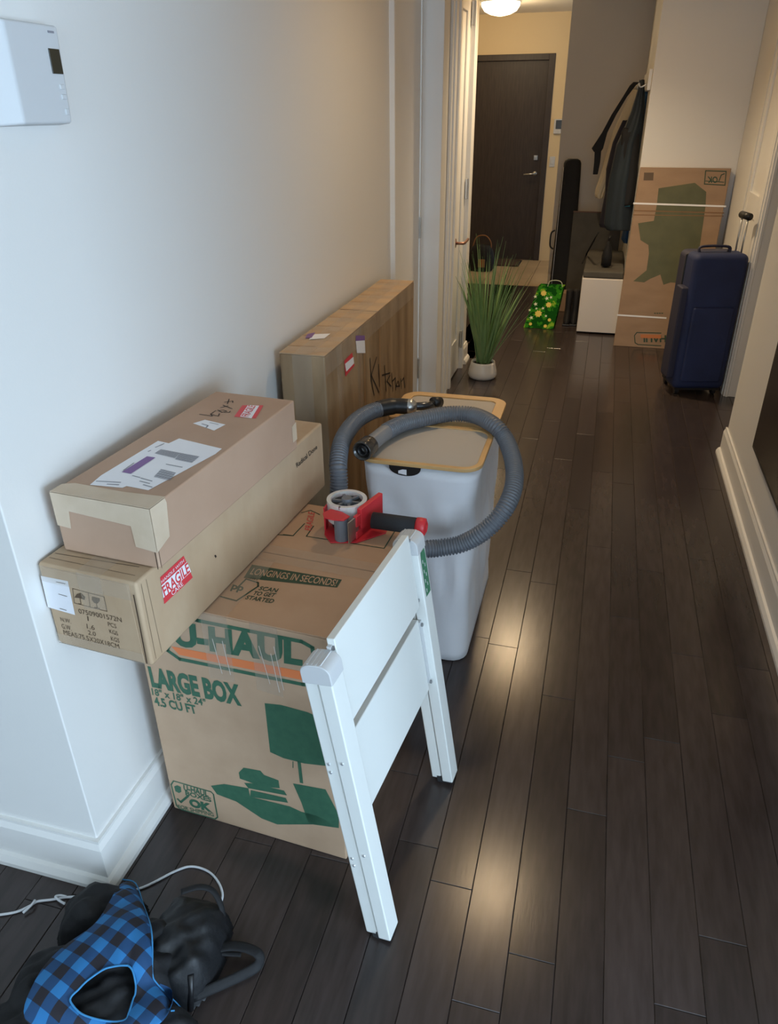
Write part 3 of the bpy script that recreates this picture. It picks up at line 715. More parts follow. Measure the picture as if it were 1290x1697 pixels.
m = MB(); HF.poly(m, [(c0.x-.018,hz_-.022),(c0.x+.005,hz_-.025),(c0.x+.005,hz_-.009),(c0.x-.006,hz_-.009),(c0.x-.018,hz_-.014)], .0026, px=False); m.build('care_tag', M_white, hp)

# ================================================================= VACUUM HOSE
hs = thing('vacuum_hose', (-.3, 1.9, hz_), 'ribbed grey vacuum hose looped over the hamper lid', 'hose')
ZL = hz_ + .011 + .0255
ctrl = [pz(612,738,ZL+.004), pz(640,716,ZL+.002), pz(668,702,ZL+.001), pz(700,694,ZL), pz(745,686,ZL), pz(785,688,ZL+.001), pz(818,704,ZL+.002),
        py(838,728,1.99), py(851,765,1.90), py(852,805,1.80), py(836,845,1.73), py(806,878,1.70), py(768,900,1.69), py(730,908,1.675), py(690,914,1.65),
        Vector((-.45,1.645,.40)), Vector((-.54,1.65,.385)), Vector((-.605,1.66,.44)), py(562,800,1.69), py(561,765,1.72), py(568,730,1.80), py(588,700,1.93), py(612,684,2.02), pz(632,677,.70)]
path = catmull(ctrl, 60)
# even resample
ds = [0]
for a_, b_ in zip(path, path[1:]): ds.append(ds[-1] + (b_-a_).length)
tot = ds[-1]; rib = .0082; n = int(tot/rib*4); pp = []; j = 0
for i in range(n+1):
    t_ = tot*i/n
    while j < len(ds)-2 and ds[j+1] < t_: j += 1
    pp.append(path[j].lerp(path[j+1], (t_-ds[j])/max(ds[j+1]-ds[j], 1e-9)))
rad = [.0222 + (.0028, .0014, -.0026, .0014)[i % 4] for i in range(n+1)]
cuff = [i for i in range(n+1) if tot*i/n < .11]
for i in cuff: rad[i] = .0222 + .00015*(i % 4 == 0)
MB().tube(pp[:len(cuff)+1], rad[:len(cuff)+1], 18).build('smooth_cuff', M_cuffg, hs, smooth=True)
MB().tube(pp[len(cuff):], rad[len(cuff):], 18).build('ribbed_tube', M_hose, hs, smooth=True)
d0 = (pp[0]-pp[12]).normalized(); c = pp[0] - d0*.008
m = MB(); m.lathe(c, [(.0235,0),(.0275,.006),(.0275,.05),(.0262,.056),(.0235,.056),(.0225,.02),(.012,.018),(.001,.018)], 28, d0, cap0=False)
m.build('end_coupling', mat('smoky_black_plastic', rgb(58,54,50), .18), hs, smooth=True)
m = MB(); m.lathe(c+d0*.034, [(.012,0),(.012,.018),(.015,.018),(.015,0)], 20, d0, cap0=False, cap1=False); m.build('inner_ring', M_black, hs, smooth=True)
e = pp[-1]; ed = (pp[-1]-pp[-10]).normalized()
h0 = pz(632,677,.70); h1 = pz(655,673,ZL+.012); h2 = pz(680,674,ZL+.012); h3 = pz(705,673,ZL+.01); h4 = pz(726,668,ZL+.004)
MB().tube(catmull([e-ed*.01, h0, h1, h2], 6), [.0255]*6+[.026]*6+[.024]*6+[.022], 20).build('swivel_cuff', M_black, hs, smooth=True)
MB().lathe(h2, [(.004,-.022),(.015,-.018),(.023,-.008),(.025,0),(.023,.008),(.015,.018),(.004,.022)], 22, (h2-h1)).build('swivel_ball', M_steel, hs, smooth=True)
MB().tube([h2, h3, h4], [.012,.013,.014], 16).build('wand_tube', mat('dark_chrome', rgb(84,86,90), .25, metal=.7), hs, smooth=True)
MB().tube([h3+(h4-h3)*.6+Vector((0,0,.006)), h4+(h4-h3)*.15+Vector((0,0,.002))], .0165, 16).build('wand_socket', M_black, hs, smooth=True)

# ================================================================= TAPE GUN
tz = UH
c = pz(575, 826, tz+.072)
tg = thing('tape_dispenser', (c.x, c.y, tz), 'red hand tape gun with black foam handle lying on the large box', 'tape dispenser')
m = MB(); m.lathe((c.x,c.y,tz+.022), [(.038,0),(.0475,0),(.0475,.05),(.038,.05)], 36, cap0=False, cap1=False)
m.add([], []); m.rings([[Vector((c.x+.038*math.cos(2*math.pi*i/36), c.y+.038*math.sin(2*math.pi*i/36), tz+z_)) for i in range(36)] for z_ in (.022, .072)], False, False)
m.build('tape_roll', M_roll, tg, smooth=False)
m = MB(); m.cyl((c.x,c.y,tz+.004), .0375, .0375, .056, n=30); m.build('roll_core', M_black, tg)
m = MB(); m.cyl((c.x,c.y,tz+.06), .014, .012, .014, n=18); 
for a_ in range(0, 360, 60): m.obox((c.x,c.y,tz+.06), *rotv(a_), UP, (.01,.036), (-.003,.003), (0,.006))
m.build('core_hub', M_rollgrey, tg)
pr = pz(566, 893, tz+.006)
xa, xb = pz(540,890,tz).x, pz(632,890,tz).x
m = MB()   # lower side plate, flat on the box
m.prism([Vector((v.x, v.y, tz+.001)) for v in [pz(538,888,tz), pz(548,901,tz), pz(592,901,tz), pz(640,885,tz), pz(650,862,tz), pz(612,838,tz), pz(560,838,tz), pz(540,860,tz)]], (0,0,.003)); m.build('side_plate', M_redpl, tg, bevel=.0008)
zt = tz+.062
m = MB(); m.prism([Vector((v.x, v.y, zt)) for v in [pz(535,852,zt), pz(548,845,zt), pz(568,850,zt), pz(580,857,zt), pz(570,864,zt), pz(552,863,zt), pz(537,859,zt)]], (0,0,.003))
m.box(pz(538,880,tz).x, pz(538,880,tz).x+.004, pz(538,880,tz).y, pz(538,880,tz).y+.02, tz+.003, zt); m.build('cutter_guard', M_redpl, tg, bevel=.0008)
m = MB(); m.cyl((pr.x, pr.y+.004, tz+.004), .0165, .0165, .055, n=24); m.build('front_roller', M_rollgrey, tg)
m = MB(); m.cyl((pr.x-.012, pr.y+.03, tz+.066), .003, .003, .006, n=10); m.build('screw', M_steel, tg)
q0 = pz(590, 893, tz+.004); q1 = pz(628, 862, tz+.004)
dd = (q1-q0).normalized(); dd.z = 0; nn = Vector((-dd.y, dd.x, 0))
m = MB(); m.obox(q0, dd, nn, UP, (0,(q1-q0).length+.01), (-.004,.006), (0,.018)); m.obox(q0, dd, nn, UP, (0,.02), (-.004,.006), (.03,.058)); m.obox(q0, dd, nn, UP, (.02,(q1-q0).length+.014), (-.004,.008), (.0,.068)); m.build('handle_bracket', M_redhi, tg, bevel=.002)
m = MB(); m.obox(q0, dd, nn, UP, (-.03,.012), (-.001,.001), (.002,.056)); m.build('blade_plate', M_steel, tg)
ha = pz(618,862,tz+.034); hb = pz(692,872,tz+.034); hc = pz(704,871,tz+.034)
MB().tube([ha, hb], .0195, 22).build('foam_grip', M_rubber, tg, smooth=True)
hd = (hb-ha).normalized(); MB().lathe(hb-hd*.002, [(.0205,0),(.0215,.008),(.0205,.02),(.012,.024),(.010,.014),(.003,.013)], 22, hd).build('handle_cap', M_redhi, tg, smooth=True)

# ================================================================= STEP STOOL
nf = Vector((-.272,.905,0)); ffx = Vector((-.226,1.332,0)); wv = Vector((-.104,.004,.70)).normalized()
uv = (ffx-nf).normalized(); uv = (uv - wv*uv.dot(wv)).normalized(); nv = uv.cross(wv).normalized()
if nv.x < 0: nv = -nv
ls = thing('step_stool', (-.25, 1.12, 0), 'folded white step stool leaning against the right side of the large box', 'step stool')
HL = .705; UWD = .43; rw, rd = .0225, .0275
def L(u, w, n): return nf + uv*u + wv*w + nv*n
def lbox(m, u0, u1, w0, w1, n0, n1): return m.obox(nf, uv, wv, nv, (u0,u1), (w0,w1), (n0,n1))
for side, uc in (('near', 0.0), ('far', UWD)):
    m = MB()
    # rail as two nested channels: front leg and rear leg with a groove between them
    lbox(m, uc-rw, uc+rw, .006, HL-.03, .000, rd); 
    rail = m.build('rail', M_ladder, ls, bevel=.003)
    m = MB(); lbox(m, uc-rw+.003, uc+rw-.001, .012, HL-.03, -rd, -.002); m.build('rear_leg', M_ladder, ls, bevel=.003)
    m = MB(); lbox(m, uc-rw+.006, uc+rw-.006, .012, HL-.03, -.003, .001); m.build('groove', M_greyink, ls)
    m = MB(); R = []
    for i in range(9):
        a_ = math.pi*i/8
        R.append([L(uc-rw-.002, HL-.035 + (0 if i in (0,8) else .0), 0)])
    prof = [(-rd-.001, HL-.04)] + [(-(rd+.001)*abs(math.cos(math.pi*i/12))**.8*(1 if i < 6 else -1), HL-.018 + .018*math.sin(math.pi*i/12)) for i in range(0, 13)] + [(rd+.001, HL-.04)]
    m.prism([L(uc-rw-.001, w_, n_) for n_, w_ in prof], uv*(2*rw+.002)); m.build('rail_cap', M_plastic_w, ls, bevel=.002)
    for n_ in (-.012, -.004, .004, .012): lbox(MB(), uc-rw+.002, uc+rw-.002, HL-.003, HL+.0008, n_-.0012, n_+.0012).build('grip_ridge', M_plastic_w, ls)
    m = MB()
    lbox(m, uc-rw+.003, uc+rw-.002, 0, .02, -.014, .0)
    lbox(m, uc-rw+.004, uc+rw-.002, 0, .012, .0, rd-.003); m.build('rubber_foot', M_rubber, ls)
    if side == 'near':
        for w_, n_ in ((.48,-.018),(.46,-.018),(.49,.012),(.235,-.018),(.215,-.018),(.255,.012)):
            MB().cyl(L(uc-rw+(.003 if n_ < 0 else 0), w_, n_), (.0036), .0026, .002, -uv, 12).build('rivet', mat('pale_rivet', rgb(196,198,200), .35, metal=.5), ls)
m1, m2 = MB(), MB()
lbox(m1, .030, UWD-.034, .541, .722, .002, .018)
lbox(m2, .030, UWD-.034, .312, .508, -.006, .010)
m1.build('step_panel', M_ladder, ls, bevel=.002); m2.build('step_panel', M_ladder, ls, bevel=.003)
m = MB()
for w0, w1 in ((.55,.71),(.33,.50)):
    lbox(m, .0228, .0302, w0, w1, .004, .012); lbox(m, UWD-.034, UWD-.0228, w0, w1, .004, .012)
m.build('hinge_strip', M_plastic_w, ls)
m = MB()
for w_ in (.705,.555,.49,.33):
    for u_ in (.027, UWD-.028): m.cyl(L(u_, w_, .012), .004, .004, .004, nv, 10)
m.build('bolt', M_screw, ls)
# printed green warning label on the outer side of the far rail (faces right)
LF = Face(L(UWD-.02, .55, rd), uv, wv)
if LF.n.dot(nv) < 0: LF = Face(L(UWD-.02, .55, rd), uv, wv); LF.n = nv
m = MB(); LF.poly(m, [(.008,.005),(.036,.005),(.036,.1),(.034,.115),(.010,.115),(.008,.1)], .0006, px=False); m.build('warning_label', mat('green_label', rgb(70,128,98), .5), ls)
m = MB()
for q in range(7): LF.poly(m, [(.013+.010*(q%2),.014+q*.012),(.016+.010*(q%2),.014+q*.012),(.016+.010*(q%2),.023+q*.012),(.013+.010*(q%2),.023+q*.012)], .001, px=False)
m.build('print', M_white, ls)

# ================================================================= PLANT
pc = Vector((-.640, 4.56, 0))
pl = thing('potted_grass', pc, 'tall green ornamental grass in a white round pot by the left doorway', 'plant')
MB().lathe(pc, [(.07,.0),(.082,.006),(.091,.025),(.087,.05),(.077,.09),(.074,.105),(.069,.105),(.070,.085)], 32, cap1=False).build('pot', M_pot, pl, smooth=True)
MB().lathe(pc+Vector((0,0,.088)), [(.069,0),(.05,.006),(.02,.009)], 24).build('soil', M_soil, pl, smooth=True)
rg = random.Random(11)
def blade(mb, base, az, lean, ht, w, droop):
    d = Vector((math.cos(az), math.sin(az), 0)); side = Vector((-d.y, d.x, 0)); n = 8; vs = []; fs = []
    tw = rg.uniform(0, math.pi); sd = side*math.cos(tw) + d*math.sin(tw)*.6
    for i in range(n+1):
        t = i/n; p = base + d*(lean*t + droop*t*t*t) + Vector((0,0,ht*(t - .12*droop*6*t*t*t)))
        ww = w*(1-t**2.2)*.5 + .0003; vs += [p - sd*ww, p + sd*ww, p + d.cross(sd).normalized()*ww*.35 if False else p + Vector((0,0,0)) + (d*.0012)]
    for i in range(n):
        a = i*3; fs += [(a, a+3, a+5, a+2), (a+2, a+5, a+4, a+1)]
    mb.add(vs, fs)
mats = [M_leaf, M_leaf, M_leaf, M_leaf2]
for i in range(115):
    az = rg.uniform(0, 2*math.pi); r_ = rg.uniform(0,.04); base = pc + Vector((math.cos(az)*r_, math.sin(az)*r_, .09))
    f_ = rg.random(); lean = .03 + .20*f_; ht = rg.uniform(.5,.82)*(1-.25*f_)
    if math.sin(az) > 0 and False: pass
    if math.cos(az) < -.2: lean *= .6
    m = MB(); blade(m, base, az, lean, ht, rg.uniform(.011,.017), rg.uniform(0,.06)); m.build('leaf', mats[i % 4] if i % 7 == 0 else M_leaf, pl, smooth=True)
for az, lean, ht in ((.15,.24,.42),(.0,.20,.46),(-.3,.23,.36),(.5,.22,.5)):
    m = MB(); blade(m, pc+Vector((.03,0,.09)), az, lean, ht, .006, .03); m.build('leaf', M_leaf2, pl, smooth=True)

# ================================================================= GREEN GIFT BAG
YBG = 5.95
q = [py(893,474,YBG+.08), py(934,476,YBG+.08), pz(917,546), pz(868,543)]
c = (q[2]+q[3])/2
gb = thing('floral_gift_bag', (c.x, c.y, 0), 'green gift bag with yellow and white flowers on the floor', 'bag')
back = Vector((.01,.10,0)); m = MB()
q[2].z = .002; q[3].z = .002
m.add(q + [p + back for p in q], [(0,1,2,3),(7,6,5,4),(1,5,6,2),(4,0,3,7),(3,2,6,7)]); m.build('paper_body', M_floral, gb)
BF = Face(q[3], (q[2]-q[3]), (q[0]-q[3]))
if BF.n.y > 0: BF.n = -BF.n
m, m2 = MB(), MB()
for fx, fy, r_ in ((.12,.28,.025),(.17,.19,.024),(.10,.115,.03),(.19,.07,.015),(.165,.02,.015),(.05,.03,.014)):
    k = 8; BF.poly(m, [(fx+r_*(1 if i%2 else .72)*math.cos(math.pi*i/k), fy+r_*(1 if i%2 else .72)*math.sin(math.pi*i/k)) for i in range(2*k)], .003, px=False)
for fx, fy, r_ in ((.15,.24,.018),(.06,.25,.016),(.07,.19,.018),(.13,.16,.014),(.05,.08,.018),(.18,.25,.014),(.16,.1,.012),(.03,.14,.012),(.08,.155,.012)):
    k = 5; BF.poly(m2, [(fx+r_*(1 if i%2 else .4)*math.cos(math.pi*i/k), fy+r_*(1 if i%2 else .4)*math.sin(math.pi*i/k)) for i in range(2*k)], .003, px=False)
m.build('flower_print', M_yel, gb); m2.build('flower_print', M_wpet, gb)
m = MB(); tp = (q[0]+q[1])/2 + Vector((.03,.03,0)); m.tube(catmull([tp+Vector((-.06,0,-.03)), tp+Vector((-.04,0,.035)), tp+Vector((.04,0,.035)), tp+Vector((.06,0,-.03))], 6), .003, 8); m.build('cord_handle', M_wpet, gb, smooth=True)
m = MB(); m.box(c.x+.16, c.x+.27, c.y+.12, c.y+.17, .12, .33); m.box(c.x+.155,c.x+.275,c.y+.115,c.y+.175,.30,.335)
# small parcel and dark umbrella bag behind the gift bag
t = thing('small_parcel', (-.27, 6.5, 0), 'small tan carton standing behind the green floral bag', 'box')
a_ = py(912,482,6.52); b_ = py(941,478,6.52)
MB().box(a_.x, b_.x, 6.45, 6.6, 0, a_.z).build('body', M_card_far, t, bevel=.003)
MB().box(a_.x+.03, a_.x+.07, 6.446, 6.604, 0, a_.z+.001).build('packing_tape', M_masking, t)
t = thing('black_boots', (-.19, 6.0, 0), 'pair of black boots beside the white bench', 'boots')
for i, px_ in enumerate((936, 948)):
    b0 = pz(px_, 548); 
    m = MB(); m.rings([[Vector((b0.x+.028*math.cos(a)*sx_, b0.y+.26+dy+ .05*sy_*math.sin(a), z_)) for a in [2*math.pi*k/16 for k in range(16)]] for z_, sx_, sy_, dy in ((0,1,1.9,-.02),(.03,1.05,1.9,-.02),(.07,.95,1.2,.02),(.12,.9,.9,.03),(.24,1.0,.9,.03),(.25,.8,.7,.03))])
    bt = m.build('boot', M_blackf, t, smooth=True)
    MB().box(b0.x-.029, b0.x+.029, b0.y+.14, b0.y+.34, 0, .012).build('sole', M_black, bt, bevel=.004)

# ================================================================= CASE, BOARD, BENCH
a0 = py(933,264,7.34); a1 = py(968,262,7.34); b0 = py(910,480,7.05); b1 = py(958,480,7.05)
t = thing('instrument_case', ((b0.x+b1.x)/2, 7.1, 0), 'tall narrow black instrument case leaning on the grey wall', 'case')
def lerp(a, b, t_): return a + (b-a)*t_
R = []
bot0 = Vector((-.42, 7.05, .01)); bot1 = Vector((-.22, 7.05, .01)); top0 = Vector((a0.x, 7.34, a0.z)); top1 = Vector((a1.x, 7.34, a1.z))
for t_, ins in ((0,.02),(.02,.0),(.2,0),(.45,.006),(.7,.012),(.9,.016),(.97,.02),(.99,.032),(1.0,.06)):
    l_ = lerp(bot0, top0, t_) + Vector((ins*.8,0,0)); r_ = lerp(bot1, top1, t_) - Vector((ins*.8,0,0)); dpt = .085
    c_ = (l_+r_)/2; hw = (r_-l_).length/2
    R.append([c_ + Vector((hw*(abs(math.cos(a))**.6)*(1 if math.cos(a) > 0 else -1), -dpt/2 + dpt/2*(abs(math.sin(a))**.6)*(1 if math.sin(a) > 0 else -1), 0)) for a in [2*math.pi*k/24+.01 for k in range(24)]])
MB().rings(R).build('shell', M_blackf, t, smooth=True)
hp0 = lerp(bot0, top0, .35)
MB().tube(catmull([hp0+Vector((0,-.05,0)), hp0+Vector((-.03,-.05,.03)), hp0+Vector((-.03,-.045,.13)), hp0+Vector((0,-.045,.16))], 6), .007, 8).build('carry_handle', M_black, t, smooth=True)
MB().tube([lerp(bot0,top0,.05)+Vector((.02,-.085,0)), lerp(bot0,top0,.95)+Vector((.02,-.085,0))], .003, 6).build('zipper', M_screw, t)
a0 = py(951,352,6.86)
t = thing('grey_panel', (-.1, 6.87, 0), 'dark grey flat panel standing behind the white bench', 'panel')
MB().obox((a0.x, 6.86, 0), Vector((1,0,0)), Vector((0,1,0)), Vector((0,0,1)), (0,.40), (0,.03), (0,a0.z)).build('board', M_charcoal, t, bevel=.004)
MB().obox((a0.x, 6.86, 0), Vector((1,0,0)), Vector((0,1,0)), Vector((0,0,1)), (-.002,.402), (-.002,.032), (a0.z,a0.z+.008)).build('edge_strip', mat('dark_wood_edge', rgb(96,66,44), .5), t)
bx0, bx1 = -.115, .175
t = thing('storage_bench', (.02, 6.2, 0), 'low white storage bench with grey cushion under the hanging coats', 'bench')
MB().box(bx0, bx1, 5.79, 6.75, .01, .405).build('cabinet', M_bench, t, bevel=.003)
MB().box(bx0+.004, bx1-.002, 5.778, 5.789, .015, .40).build('end_panel', M_bench, t, bevel=.002)
MB().box(bx0+.003, bx1-.002, 5.79, 6.75, .408, .455).build('cushion', M_charcoal, t, bevel=.012, segs=3)

# ================================================================= HANGING COATS
t = thing('coat_rack', (XB, 6.3, 1.66), 'white wall coat rack behind the beige wall corner', 'coat rack')
MB().box(XB-.022, XB, 5.80, 6.9, 1.60, 1.72).build('board', M_trim, t, bevel=.003)
for y in (5.9, 6.15, 6.4, 6.65):
    MB().tube(catmull([(XB-.02,y,1.64),(XB-.06,y,1.62),(XB-.075,y,1.645)], 5), .006, 8).build('hook', M_steel, t, smooth=True)
def hang(name, label, cat, y, rows, m_, depth, folds=3, amp=.012, seed=0, parent=None, part=None):
    R = []; rs = random.Random(seed); ph = rs.random()*6; pts = []
    for v, u0, u1 in rows: pts.append((py(u0, v, y), py(u1, v, y)))
    n = 40; ks = []
    for i in range(len(pts)-1):
        for k in range(5):
            f = k/5; ks.append((pts[i][0].lerp(pts[i+1][0], f), pts[i][1].lerp(pts[i+1][1], f)))
    ks.append(pts[-1])
    for q, (l_, r_) in enumerate(ks):
        c_ = (l_+r_)/2; hw = (r_-l_).length/2; tt = q/(len(ks)-1); dp = depth*(.35+.65*min(1, tt*2.5))
        ring = []
        for j in range(n):
            a = 2*math.pi*j/n; s_ = 1 + amp/ max(hw,.02) * (math.sin(folds*a+ph+tt*1.5)*.5 + math.sin(folds*2.3*a+ph*2+tt*3)*.35)*min(1, tt*3+.15)
            ring.append(Vector((c_.x + hw*math.cos(a)*(.9+.1*s_), y + dp/2*math.sin(a)*s_, c_.z + .004*math.sin(3*a+ph))))
        R.append(ring)
    if parent is None:
        tp = (pts[0][0]+pts[0][1])/2; parent = thing(name, (tp.x, y, pts[-1][0].z), label, cat)
    MB().rings(R).build(part or 'shell', m_, parent, smooth=True); return parent
j = hang('teal_jacket', 'dark teal jacket hanging on the coat rack, nearest the camera', 'jacket', 6.02, [(133,1060,1069),(150,1057,1069),(185,1046,1069),(210,1036,1066),(240,1022,1061),(300,1009,1055),(340,1004,1050),(372,1001,1050),(380,1005,1048)], M_teal, .17, 4, .014, 2)
hang('', '', '', 5.965, [(212,1034,1056),(220,1030,1060),(280,1028,1058),(320,1026,1054),(340,1026,1048)], M_blackf, .06, 3, .008, 5, parent=j, part='sleeve')
hang('', '', '', 5.955, [(327,1026,1046),(335,1024,1048),(342,1027,1044)], M_bteal, .03, 3, .004, 6, parent=j, part='cuff_lining')
hang('blue_jacket', 'blue jacket hanging behind the teal jacket against the wall edge', 'jacket', 6.25, [(150,1066,1076),(180,1062,1076),(240,1056,1074),(300,1048,1068),(370,1036,1054),(395,1030,1048),(402,1034,1046)], M_blue, .12, 4, .01, 8)
hang('black_coat', 'black coat hanging between the canvas tote and teal jacket', 'coat', 6.45, [(200,1032,1050),(235,1016,1060),(280,1005,1055),(320,1003,1050),(345,998,1045),(372,993,1040),(377,995,1038)], mat('dark_navy_coat', rgb(34,34,50), .8, bump=.3, bscale=14, stretch=(1,1,.3)), .14, 4, .012, 9)
tt_ = hang('canvas_tote', 'cream canvas tote bag hanging furthest left on the rack', 'bag', 6.62, [(150,1048,1058),(180,1034,1052),(215,1018,1044),(260,1004,1030),(295,994,1012),(312,988,1006),(322,986,1002),(328,988,1000)], M_canvas, .09, 5, .012, 12)
t = thing('shoulder_strap_bag', py(986,290,6.66), 'black bag strap hanging in a long loop left of the canvas tote', 'strap')
def ribbon(mb, rows, y, th=.012):
    pts = [(py(u0,v,y), py(u1,v,y)) for v, u0, u1 in rows]
    R = [[l_+Vector((0,-th/2,0)), r_+Vector((0,-th/2,0)), r_+Vector((0,th/2,0)), l_+Vector((0,th/2,0))] for l_, r_ in pts]; mb.rings(R)
m = MB(); ribbon(m, [(136,1050,1062),(142,1044,1054),(160,1033,1040),(190,1014,1022),(220,998,1007),(246,981,1000),(252,985,996)], 6.68); m.build('strap', M_blackf, t, bevel=.003)
m = MB(); ribbon(m, [(250,986,997),(270,985,995),(289,983,991)], 6.68, .02); m.build('strap_pad', M_blackf, t, bevel=.003)
t = thing('black_umbrella', (.06, 6.0, .455), 'dark folded umbrella standing on the bench cushion below the coats', 'umbrella')
a_ = py(1005,436,5.95); b_ = py(1008,385,5.95)
MB().lathe((a_.x+.0,5.97,.457), [(.008,0),(.036,.01),(.038,.08),(.028,.13),(.012,.17),(.006,.19)], 14).build('canopy', M_blackf, t, smooth=True)
MB().tube([(a_.x,5.97,.63),(a_.x,5.97,.665),(a_.x+.012,5.97,.675)], .008, 8).build('handle', M_black, t, smooth=True)
t = thing('hanging_belt', (py(975,415,6.7).x, 6.7, .46), 'thin black strap trailing down onto the grey bench cushion', 'strap')
m = MB(); m.tube([py(992,385,6.0), py(984,400,5.9), pz(973,420,.475), pz(966,436,.4625)], .008, 8, flat=.4); m.build('strap', M_blackf, t, smooth=True)

# ================================================================= FAR FLAT BOX
q = [pz(1017,573), None, None, None]
bl = pz(1017,573); bl.z = 0; tlp = py(1062,277, YB-.055); trp = py(1213,279, YB-.055)
ex = Vector((1,0,0)); br = Vector((bl.x+.555, bl.y, 0)); 
upv = (tlp - bl); nrm = ex.cross(upv).normalized()
fb = thing('flat_moving_box', (bl.x+.27, bl.y, 0), 'tall flat cardboard moving box leaning on the far wall behind the suitcase', 'box')
m = MB(); pts = [bl, br, trp, tlp]; thk = -nrm*.045
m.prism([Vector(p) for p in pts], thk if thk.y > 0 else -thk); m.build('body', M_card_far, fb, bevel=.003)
KF = Face(bl, ex, upv)
if KF.n.y > 0: KF.n = -KF.n
m = MB()
KF.poly(m, [(1092,312),(1152,303),(1171,318),(1170,340),(1167,362),(1160,410),(1150,425),(1140,470),(1112,468),(1100,472),(1095,455),(1078,462),(1068,468),(1050,466),(1072,448),(1076,420),(1075,406),(1062,398),(1058,370),(1084,366),(1089,340)])
m.build('print', M_olive, fb)
m = MB()
KF.line(m, [(1170,283),(1204,284),(1202,307),(1168,305)], .006, close=True); text(KF, m, 'OK', (1190,293), (1173,293), (1190,303), bold=.03); KF.line(m, [(1192,300),(1196,290),(1201,288)], .006)
KF.line(m, [(1170,300),(1200,302)], .005)
KF.line(m, [(1053,568),(1052,556),(1056,551),(1096,552)], .006); KF.line(m, [(1053,568),(1058,571),(1096,573)], .006)
text(KF, m, 'U-HAUL', (1122,556), (1062,556), (1122,567), bold=.03)
for k in range(4): KF.line(m, [(1085+k*4,519),(1087+k*4,519.2)], .006)
m.build('print', M_dgreen, fb)
m = MB(); KF.poly(m, [(1068,286),(1084,286),(1083,299),(1067,299)]); m.build('print', M_brown_ink, fb)
m = MB(); KF.poly(m, [(1062,554),(1096,555),(1096,561),(1062,560)], .0009); m.build('print', mat('dull_orange_ink', rgb(196,120,70), .6), fb)
m = MB(); KF.line(m, [(1052,349),(1200,353)], .006, .001); KF.line(m, [(1050,356),(1199,358)], .005, .001); m.build('fold_seam', mat('brown_fold', rgb(128,92,58), .6), fb)
for a_, b_ in (((1051,337),(1203,342)), ((1024,522),(1104,527))):
    m = MB(); KF.line(m, [a_, b_], .011, .0015); m.build('white_strap', M_white, fb)

# ================================================================= SUITCASE
SF = Vector((.495, 4.475, 0)); ex, ey = rotv(13)
sw, sd, sh = .295, .30, .80
sc = thing('suitcase', SF + ex*sw/2 + ey*sd/2, 'large upright navy blue fabric suitcase by the right wall', 'suitcase')
def sbox(x0, x1, y0, y1, z0, z1): return MB().obox(SF, ex, ey, UP, (x0,x1), (y0,y1), (z0,z1))
sbox(0, sw, .0, sd*.55, .04, sh).build('front_shell', M_navy, sc, bevel=.035, segs=5)
sbox(.004, sw-.004, sd*.5, sd, .04, sh-.01).build('back_shell', M_navyd, sc, bevel=.035, segs=5)
sbox(-.003, sw+.003, sd*.50, sd*.54, .06, sh-.02).build('zipper', M_black, sc, bevel=.01)
sbox(.035, sw-.035, -.018, .01, .09, .52).build('front_pocket', M_navy, sc, bevel=.012, segs=3)
sbox(-.034, .01, .03, sd*.44, .10, .62).build('side_pocket', M_navyd, sc, bevel=.01, segs=3)
top = SF + ex*sw*.42 + ey*sd*.3 + UP*sh
MB().tube(catmull([top - ex*.08 - UP*.005, top - ex*.07 + UP*.028, top + ex*.07 + UP*.028, top + ex*.08 - UP*.005], 6), .012, 10, flat=.6).build('top_handle', M_navyd, sc, smooth=True)
g0 = py(1246, 358, 4.80); dz = sh-.04
pb = SF + ex*(sw-.06) + ey*(sd-.03)
pb = SF + ex*(sw-.035) + ey*.10; m = MB(); g1 = Vector((pb.x, pb.y, .985))
for s_ in (-.04, .04): m.tube([pb + ey*s_ + UP*dz, g1 + ey*s_], .005, 8)
m.build('pull_rod', M_steel, sc, smooth=True)
m = MB(); m.tube([g1 - ey*.055, g1 + ey*.055], .019, 12); m.build('pull_grip', M_black, sc, smooth=True)
for x_ in (.04, sw-.04):
    for y_ in (.05, sd-.05):
        c_ = SF + ex*x_ + ey*y_ + UP*.022
        MB().cyl(c_-ex*.012, .022, .022, .024, ex, 18).build('wheel', M_black, sc, bevel=.003)
sbox(.02, sw-.02, .02, sd-.02, .03, .05).build('base_frame', M_black, sc, bevel=.004)

# ================================================================= ENTRY THINGS
t = thing('doormat', (-1.05, 8.55, .003), 'brown doormat in front of the dark entry door', 'doormat')
MB().box(-1.35, -.86, 8.38, 8.74, .003, .014).build('pile', M_mat, t, bevel=.003)
MB().box(-1.36, -.85, 8.37, 8.75, .0025, .008).build('edge_binding', M_black, t)
c_ = pz(797, 449); c_.z = .003
t = thing('black_tote', c_, 'black handbag with thin curved handle on the tile behind the grass', 'bag')
m = MB(); m.rings([[c_ + Vector((sx_*.13*math.cos(a), .07*sx_*math.sin(a), z_)) for a in [2*math.pi*k/20 for k in range(20)]] for z_, sx_ in ((.001,.85),(.03,1.05),(.12,1.1),(.2,.95),(.25,.7),(.26,.5))]); m.build('body', M_blackf, t, smooth=True)
MB().tube(catmull([c_+Vector((-.1,0,.22)), c_+Vector((-.06,0,.33)), c_+Vector((.03,0,.35)), c_+Vector((.09,0,.29)), c_+Vector((.10,0,.2))], 6), .006, 8).build('handle', M_tan, t, smooth=True)
MB().box(c_.x-.02, c_.x+.05, c_.y-.085, c_.y-.07, .05, .13).build('leather_tag', M_tan, t, bevel=.004)

